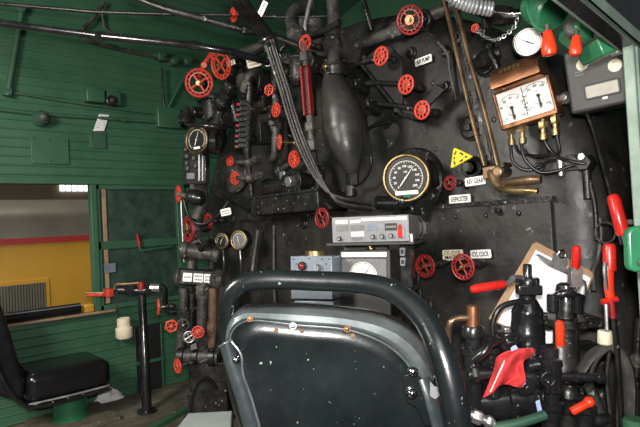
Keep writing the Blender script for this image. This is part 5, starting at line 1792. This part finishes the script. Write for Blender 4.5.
# centre body with port, arm and red handle
t = stackv('angle_cock', 'black upright cock with a short red upright handle, right of the red cloth', 'valve', 551, 1.38, [
  ('cock_body', 'gloss', [(345, 6), (347, 9), (356, 9), (358, 12), (363, 12), (366, 11), (390, 11), (393, 8), (400, 8), (402, 12), (408, 12), (410, 9), (430, 9)])])
mb = MB(); mb.cyl(frame(D(561, 353, 1.37), UP, -FW), .0155, -.025, .02, 14, .003); mb.tube([D(561, 358, 1.37), D(563, 368, 1.37), D(556, 374, 1.38)], .012, 10)
build('handle_socket', mb, 'steel', t)
grip(t, D(560.5, 349, 1.37), D(559.5, 320.5, 1.36), .0115, 'orange_grip')
o = D(548, 379, 1.34); M = frame(o, -FW, UP); s = S(o)
mb = MB(); mb.torus(M, 6.5 * s, 1.5 * s, 24, 8); mb.cyl(M, 6 * s, -.03, -.002, 20)
build('port_ring', mb, 'gloss', t)
mb = MB(); mb.ball(M @ Matrix.Translation((0, -3 * s, .0)), 3 * s, 14); mb.rod(M @ V((0, -5 * s, 0)), M @ V((0, -14 * s, 0)), 2.5 * s, 12)
build('port_plug', mb, 'gloss', t)
a, b = D(558, 376, 1.37), D(605, 378, 1.36)
d_ = (b - a).normalized(); M = frame(a, d_); L = (b - a).length
mb = MB(); mb.lathe(M, [(5 * s, 0), (5 * s, L * .3), (6.5 * s, L * .32), (6.5 * s, L * .42), (4.5 * s, L * .45), (4.5 * s, L * .82), (6 * s, L * .85), (6 * s, L * .97), (4 * s, L)], 18)
build('arm', mb, 'gloss', t)
mb = MB(); mb.tube([D(530, 366, 1.4), D(540, 364, 1.39), D(548, 368, 1.38)], .016, 12); mb.tube([D(532, 384, 1.42), D(541, 386, 1.4), D(548, 392, 1.39)], .014, 12)
build('side_branches', mb, 'gloss', t)
t = stackv('angle_cock', 'black cock with a slanting red handle at the bottom edge', 'valve', 585, 1.36, [
  ('cock_body', 'gloss', [(396, 5), (398, 8), (404, 8), (406, 11), (411, 11), (413, 9), (430, 9)])])
grip(t, D(571, 412, 1.33), D(588, 403, 1.33), .0105, 'orange_grip')
mb = MB(); mb.ball(frame(D(589, 402, 1.33), -FW), .014, 14)
build('red_knob', mb, 'orange_grip', t)
t = stackv('angle_cock', 'plain black cock body between the two red handled cocks', 'valve', 568, 1.42, [
  ('cock_body', 'iron', [(384, 6), (388, 10), (396, 11), (400, 8), (410, 8), (412, 12), (430, 12)])])
pipe('brake_pipe', 'dark green pipe slanting along the bottom edge under the red cloth', 'pipe', [(490, 428, 1.3), (515, 424, 1.3), (545, 415, 1.31)], .0125, 'green_dark', 'D')
t = thing('pipe_union', 'bright worn coupling at the bottom edge right of the chair', 'coupling', D(480, 420, 1.3))
a, b = D(470, 414, 1.31), D(494, 424, 1.3)
mb = MB(); d_ = (b - a).normalized(); mb.rod(a, b, .011, 14); mb.hexa(frame(a.lerp(b, .3), d_), .018, -.012, .012); mb.hexa(frame(a.lerp(b, .8), d_), .016, -.008, .008)
build('coupling_body', mb, 'steel', t)
casting('valve_regulator', 'knobbly black casting between the brake valve and the upright cock', 'casting', D(531, 378, 1.43), -FW, [
  ('casting_body', 'gloss', [('c', (0, 0, 0), 'x', .032, .12), ('f', (.02, 0, 0), 'x', .043, .014), ('c', (0, .03, 0), 'y', .022, .07)]),
  ('cap_nut', 'steel', [('h', (0, .07, 0), 'y', .018, .02)]), ('bonnet', 'gloss', [('c', (-.03, -.01, .035), 'z', .024, .03), ]), ('nut', 'gloss', [('h', (-.03, -.01, .056), 'z', .013, .014)])])
casting('valve_regulator', 'black bolted casting behind the top corner of the red cloth', 'casting', D(507, 347, 1.47), -FW, [
  ('casting_body', 'gloss', [('c', (0, 0, 0), 'y', .028, .09), ('f', (0, .02, 0), 'y', .04, .014), ('c', (.03, -.01, .0), 'x', .018, .07)]),
  ('nut', 'steel', [('h', (0, .05, 0), 'y', .014, .016)])])
casting('pipe_elbow', 'black pipe elbow with a hexagon collar under the curved black pipe', 'fitting', D(482, 374, 1.39), -FW, [
  ('elbow_body', 'gloss', [('c', (0, 0, 0), 'x', .017, .08), ('c', (.03, -.03, 0), 'y', .017, .07)]), ('collar', 'gloss', [('h', (-.02, 0, 0), 'x', .025, .02)])])
casting('pipe_elbow', 'black pipe elbow below the slanting red handle', 'fitting', D(597, 420, 1.37), -FW, [
  ('elbow_body', 'iron', [('c', (0, 0, 0), 'x', .016, .07), ('c', (.03, -.03, 0), 'y', .016, .07)]), ('collar', 'gloss', [('h', (-.02, 0, 0), 'x', .023, .02)])])
# backing block behind the stand
t = thing('stand_casting', 'black cast pedestal carrying the brake valves', 'stand', V((D(550, 420, 1.62).x, D(550, 420, 1.62).y, 0)))
a, b = D(500, 352, 1.66), D(606, 345, 1.60)
mb = MB(); mb.slab([V((a.x, a.y, 0)), V((b.x, b.y, 0)), V((b.x, b.y, b.z)), V((a.x, a.y, a.z))], .10, V((FH.x, FH.y, 0)))
build('pedestal_body', mb, 'iron', t, bevel=.015)
a, b = D(543, 320, 1.52), D(604, 318, 1.5)
mb = MB(); mb.slab([a, b, b + V((0, 0, -.03)), a + V((0, 0, -.03))], .12, V((FH.x, FH.y, 0)))
build('top_flange', mb, 'iron', t, bevel=.005)
# red cloth
Lc = [(517, 349), (503, 353), (496, 358), (494, 368), (491, 377), (487, 387), (482, 399)]
Rc = [(532, 348), (535, 351), (530, 357), (524, 361), (524, 370), (526, 380), (521, 388)]
rows = []
ls, rs = smooth_pts([V((x, y, 0)) for x, y in Lc], 4), smooth_pts([V((x, y, 0)) for x, y in Rc], 4)
for i, (l, r) in enumerate(zip(ls, rs)):
    row = []
    tt = i / (len(ls) - 1)
    for j in range(15):
        u = j / 14
        q = l.lerp(r, u)
        q.y -= 9 * max(0, tt - .75) / .25 * math.sin(PI * u) ** 1.5 * (1 if u > .3 else .55)
        dd = 1.37 - .022 * math.sin(PI * u) + .012 * math.sin(9 * u + 3 * tt) + .008 * math.sin(7 * tt + 5 * u * u) + .006 * math.sin(17 * u - 9 * tt)
        row.append(D(q.x, q.y, dd))
    rows.append(row)
mb = MB(); mb.grid(rows)
t = thing('cloth', 'bright red cotton cloth draped over the black cylinder', 'cloth', D(505, 398, 1.37))
build('cloth_sheet', mb, 'red_cloth', t, solid=.004, subsurf=1, sharp=3)
mb = MB(); mb.tube([rows[2][3] - FW * .004, rows[8][4] - FW * .005, rows[14][3] - FW * .004, rows[22][2] - FW * .004], .0018, 6)
build('seam', mb, 'paper', t, label='pale stitched seam')
for q, lab in (([(511, 348), (516, 345), (519, 349), (517, 354), (512, 353)], 'scrap of pale blue cloth sticking out above the red cloth'),
               ([(522, 374), (525, 372), (526, 384), (522, 388), (520, 381)], 'scrap of pale blue cloth at the side edge of the red cloth'),
               ([(536, 402), (540, 400), (543, 413), (541, 416), (538, 413)], 'scrap of pale blue cloth hanging below the upright cock')):
    mb = MB(); mb.slab([D(x, y, 1.365 if q[0][0] < 530 else 1.345) for x, y in q], .006, FW)
    one('rag', lab, 'rag', mb, 'blue_cloth', bevel=.002)

# clipboard
t = thing('clipboard', 'brown clipboard holding white paper, leaning behind the brake valves', 'clipboard', D(545, 330, 1.64))
def CBd(px, py, off=0):
    return D(px, py, 1.70 - .0010 * (py - 240) - off)
bd = [(533, 244), (537, 242), (592, 271), (594, 276), (570, 338), (545, 348), (489, 319)]
mb = MB(); mb.slab([CBd(*q) for q in bd], .006, FW)
build('board', mb, 'board', t, bevel=.002)
pp = [(536, 250), (591, 278), (568, 338), (545, 345), (498, 322)]
mb = MB(); mb.slab([CBd(*q, .003) for q in pp], .003, FW)
build('paper', mb, 'paper', t)
cl_ = [(535, 255), (539, 254), (552, 261), (553, 255), (556, 252), (567, 258), (568, 264), (567, 269), (575, 273), (575, 278), (570, 276), (550, 267), (541, 261)]
mb = MB(); mb.slab([CBd(*q, .012) for q in cl_], .008, FW)
c_ = build('clip', mb, 'steel', t, bevel=.002)
mb = MB(); o = CBd(562, 254, .014); mb.torus(frame(o, -FW, UP), .012, .0035, 18, 8)
build('hanging_ring', mb, 'chrome', c_)

# reverser lever
t = thing('reverser_lever', 'tall upright red lever with a steel latch in front of the boiler edge, far right', 'lever', D(618, 420, 1.36))
grip(t, D(610, 272, 1.36), D(609, 243, 1.36), .016, 'red_grip')
mb = MB(); mb.tube([D(610, 262, 1.36), D(609, 285, 1.355), D(611, 300, 1.355)], [.014, .017, .015], 12, flat=.7)
build('red_sleeve', mb, 'orange_grip', t)
mb = MB(); mb.tube([D(605.5, 263, 1.34), D(605, 272, 1.335), D(607, 290, 1.335)], [.008, .009, .006], 10, flat=.6)
build('latch', mb, 'steel', t)
mb = MB(); mb.tube([D(602, 302, 1.345), D(617, 299, 1.345)], .008, 10, smooth=False)
build('latch_pivot', mb, 'red_grip', t)
mb = MB(); mb.tube([D(611, 298, 1.36), D(614, 322, 1.36), D(618, 360, 1.36), D(622, 425, 1.36)], .011, 10, flat=.6)
build('lever_bar', mb, 'iron', t)
mb = MB(); mb.tube([D(611, 300, 1.345), D(613, 318, 1.345)], .009, 10, smooth=False)
build('red_lower', mb, 'red_dark', t)
mb = MB(); mb.tube([D(606, 304, 1.34), D(607, 330, 1.34)], .005, 8, smooth=False)
build('latch_rod', mb, 'steel', t)
mb = MB(); o = D(605, 337, 1.42); mb.cyl(frame(o, UP, -FW), .019, -.02, .018, 18, .003)
one('sleeve', 'cream coloured round block at the foot of the red lever', 'block', mb, 'cream')
t = thing('lever_quadrant', 'set of curved flat black bars below the red lever, bottom right corner', 'quadrant', D(608, 425, 1.42))
for l, r in (([(577, 380, 1.42), (584, 366, 1.42), (596, 352, 1.42), (612, 345, 1.42)], .024), ([(588, 382, 1.4), (594, 366, 1.4), (602, 354, 1.4), (613, 347, 1.4)], .009),
             ([(588, 384, 1.4), (597, 404, 1.4), (608, 432, 1.4)], .022), ([(612, 346, 1.4), (622, 356, 1.4), (628, 374, 1.4), (629, 400, 1.4), (627, 432, 1.4)], .026),
             ([(610, 350, 1.43), (607, 380, 1.43), (612, 430, 1.43)], .009), ([(618, 360, 1.44), (619, 390, 1.44), (618, 432, 1.44)], .012)):
    mb = MB(); mb.tube([D(*q) for q in l], r, 8, flat=.5)
    build('bar', mb, 'grime', t)
pipe('upright_bar', 'upright black bar at the edge behind the curved bars', 'bar', [(640, 318, 1.5), (637, 360, 1.5), (635, 432, 1.5)], .012, 'iron', 'D', cp=(1,), cm='grime')
mb = MB(); o = D(636, 424, 1.25); mb.cyl(frame(o, UP, -FW), .03, -.03, .012, 18, .006)
one('cap', 'small dark green cap at the bottom right corner', 'cap', mb, 'green')
# ring on a hook
mb = MB(); o = D(605.5, 232.5, 1.6); mb.torus(frame(o, -FW, UP), .0315, .0035, 36, 8)
one('key_ring', 'thin metal ring hanging on the boiler just above the tall red lever', 'ring', mb, 'grime')
pipe('hook_pipe', 'pale thin conduit down the boiler left of the metal ring', 'pipe', [(600, 218, 1.7), (601, 236, 1.7), (598, 258, 1.7), (593, 272, 1.68), (594, 290, 1.68)], .009, 'grime', 'D')
# red rod handle
t = thing('rod_pull', 'red cylinder handle on a long thin rod hanging right of the gauge hoses', 'handle', D(624, 236, 1.42))
mb = MB(); mb.tube([D(586, 112, 1.6), D(594, 132, 1.57), (D(603, 165, 1.5)), D(611, 194, 1.45), D(613, 198, 1.44)], .005, 10)
build('rod', mb, 'iron', t)
grip(t, D(623.5, 236, 1.42), D(612.5, 194, 1.45), .0175, 'red_grip')
mb = MB(); mb.cyl(frame(D(624, 238, 1.42), D(612, 194, 1.45) - D(624, 238, 1.42)), .013, -.02, .01, 14, .003)
build('end_stub', mb, 'gloss', t)
mb = MB(); o = D(630, 222, 1.42); mb.hexa(frame(o, -FW), .008, -.02, .01)
build('side_screw', mb, 'steel', t)
# green rounded plate at the post
t = thing('window_bracket', 'bright green rounded plate fixed to the window post at the edge', 'bracket', D(636, 271, .98))
pts = [D(x, y, .96) for x, y in ((628.5, 235), (630, 230), (634, 227), (650, 225), (654, 272), (636, 272), (631, 270), (629.5, 265))]
mb = MB(); mb.slab(pts, .02, FW)
build('plate', mb, 'green_bright', t, bevel=.004)
mb = MB(); o = D(640, 262, .955); mb.hexa(frame(o, -FW, UP), .007, 0, .006)
build('bolt', mb, 'green', t)

# ================================================================== top right corner
for l, r, lab in (([(500, 52, .08), (486, 58, .09), (470, 68, .05)], .022, 'knotted black pipe left of the copper hood'),
                  ([(486, 20, .10), (488, 45, .1), (494, 60, .1), (500, 76, .08)], .016, 'black pipe dropping behind the hanging chain'),
                  ([(470, 6, .06), (500, 16, .08), (520, 16, .06)], .026, 'thick black pipe under the silver coil')):
    pipe('steam_pipe', lab, 'pipe', l, r, 'iron', 'B', cp=(1,))
# flexible coil and chrome rod
t = thing('flexible_conduit', 'silver coiled flexible conduit at the top edge', 'conduit', D(475, 5, 1.55))
path = smooth_pts([D(446, -10, 1.55), D(458, 0, 1.55), D(474, 6, 1.55), D(492, 9, 1.55)], 5)
mb = MB()
for i in range(len(path) - 1):
    d_ = (path[i + 1] - path[i]).normalized()
    mb.torus(frame((path[i] + path[i + 1]) / 2, d_, UP), .0175, .0055, 18, 8)
build('coil', mb, 'conduit', t)
mb = MB(); mb.tube(path, .0105, 10, smooth=False)
build('core', mb, 'grime', t)
mb = MB(); mb.tube([D(490, 11, 1.55), D(510, 13.5, 1.54), D(530, 12.5, 1.52), D(546, 9, 1.5)], .0045, 10)
build('chrome_rod', mb, 'chrome', t)
t = thing('hook', 'bright chrome hook loop at the top edge, left of the green castings', 'hook', D(545, 8, 1.42))
mb = MB(); mb.tube([D(533, -4, 1.42), D(536, 7, 1.42), D(544, 11.5, 1.42), (D(553, 8, 1.42)), D(558, -4, 1.42)], .010, 12, flat=.8)
build('loop', mb, 'chrome', t)
mb = MB(); mb.cyl(frame(D(545, 0, 1.42), -FW, UP), .014, -.02, .02, 14, .003)
build('pin', mb, 'ink', t)
# chain
cp_ = smooth_pts([D(518, 16, 1.56), D(515, 26, 1.56), D(508, 33, 1.57), D(500, 38.5, 1.58), D(493, 40, 1.6), D(484, 36, 1.64), D(477, 31, 1.66)], 3)
t = thing('chain', 'thin zinc chain hanging between the small red knob and the coil', 'chain', D(500, 40, 1.58))
for i in range(len(cp_) - 1):
    a, b = cp_[i], cp_[i + 1]
    d_ = (b - a).normalized()
    sd = d_.cross(FW).normalized() if i % 2 else FW
    w_ = sd * .0042
    c = (a + b) / 2; h = d_ * ((b - a).length * .62)
    mb = MB(); mb.tube([c - h, c - h * .6 + w_, c + h * .6 + w_, c + h, c + h * .6 - w_, c - h * .6 - w_, c - h], .0016, 6, k=3)
    build('link', mb, 'chain', t)
# green valve castings with red handles
def greencast(label, pts, depth, hpx, hr):
    t = thing('whistle_valve', label, 'valve', D(*hpx[0], hpx[2]))
    mb = MB(); mb.slab([D(x, y, depth) for x, y in pts], .12, FW)
    build('casting', mb, 'green_bright', t, bevel=.012)
    return t
t = thing('green_casting', 'large green rounded casting at the top, over the first red handle', 'casting', D(548, 30, 1.4))
a, b = D(536, -2, 1.42), D(566, 20, 1.3)
ax = (D(566, 14, 1.36) - D(538, 2, 1.44)).normalized()
s = S(a)
M = frame(D(541, 6, 1.42), ax)
mb = MB(); mb.lathe(M, [(8 * s, -14 * s), (17 * s, -10 * s), (19 * s, -4 * s), (20 * s, 16 * s), (18 * s, 20 * s), (6 * s, 22 * s)], 26)
build('drum', mb, 'green_bright', t)
mb = MB(); mb.torus(M @ Matrix.Translation((0, 0, 15 * s)), 19.5 * s, 1.5 * s, 30, 8)
build('rim', mb, 'green', t)
mb = MB(); mb.tube([D(527, -6, 1.4), D(530, 14, 1.4), D(537, 27, 1.4), D(546, 31, 1.39)], .012, 10, flat=.6)
build('bracket_strap', mb, 'green_bright', t)
t = thing('green_casting', 'middle green casting over the second red handle, under the window frame', 'casting', D(580, 38, 1.36))
mb = MB(); mb.slab([D(x, y, 1.3) for x, y in ((576, 18), (584, 20), (595, 31), (597, 38), (588, 39), (575, 29))], .10, FW)
build('wedge', mb, 'green_bright', t, bevel=.012)
mb = MB(); mb.cyl(frame(D(573, 29, 1.33), -FW + RT * -.5), .022, -.05, .02, 18, .005)
build('side_boss', mb, 'grime', t)
t = thing('green_casting', 'boxy green casting at the corner of the window frame, above the dark grey box', 'casting', D(608, 55, 1.25))
mb = MB(); mb.slab([D(x, y, 1.22) for x, y in ((597, 38), (602, 38), (620, 47), (619, 50), (604, 55), (600, 48))], .10, FW)
build('block', mb, 'green_bright', t, bevel=.006)
mb = MB(); mb.tube([D(612, 54, 1.24), D(622, 51, 1.22)], .007, 10, smooth=False)
build('stub', mb, 'steel', t)
for (x0, y0, x1, y1, r, lab) in ((547.5, 30, 549.5, 56, .0182, 'larger orange red bulb handle hanging beside the white gauge'), (576.5, 35, 575, 56, .0154, 'smaller orange red bulb handle hanging above the dark grey box')):
    a, b = D(x0, y0, 1.27), D(x1, y1, 1.27)
    d_ = b - a; L = d_.length
    t = thing('bulb_pull', lab, 'handle', b)
    mb = MB(); mb.lathe(frame(a, d_, RT), [(r * .5, L * .04), (r * .62, L * .08), (r * .95, L * .62), (r, L * .8), (r * .85, L * .95), (r * .4, L)], 22)
    build('red_bulb', mb, 'orange_grip', t)
    mb = MB(); mb.cyl(frame(a, d_, RT), r * .4, -L * .2, L * .1, 14)
    build('stem', mb, 'grime', t)
# ================================================================== light
def area(name, loc, target, size, power, col=(1, 1, 1), sy=None):
    l = bpy.data.lights.new(name, 'AREA')
    l.energy = power
    l.color = col
    l.size = size
    if sy:
        l.shape = 'RECTANGLE'
        l.size_y = sy
    o = bpy.data.objects.new(name, l)
    COL.objects.link(o)
    o.location = loc
    o.rotation_euler = (V(target) - V(loc)).to_track_quat('-Z', 'Y').to_euler()
    return o
# the photographer's flash, just above the lens
area('camera_flash', CAM + UP * .10 + FW * -.02, CAM + FW * 2 - UP * .05, .08, 46, (1.0, .97, .93))
# added fill lights: outside the engineer's window, and toward the cab's left wall
area('hall_fill', (2.6, -1.6, 3.6), (-1.8, 1.2, .8), 2.4, 80, (1.0, .97, .92))
area('cab_fill', (-1.6, -1.0, 1.95), (-3.0, 1.2, .6), .6, 85, (1.0, .95, .86))
area('railcar_fill', (-4.3, .2, 4.6), (-5.0, 1.0, 1.0), 1.5, 150, (1.0, .96, .9))  # added fill above the railcar, standing for no particular lamp
w = bpy.data.worlds.new('hall')
SC.world = w
w.use_nodes = True
bg = w.node_tree.nodes['Background']
bg.inputs[0].default_value = (.75, .80, .85, 1)
bg.inputs[1].default_value = .08
SC.view_settings.view_transform = 'Standard'
SC.view_settings.look = 'None'
SC.view_settings.gamma = 1.0
SC.view_settings.exposure = 0.0
SC.cycles.max_bounces = 6
for o in ALL:
    if '_o' in o:
        del o['_o']
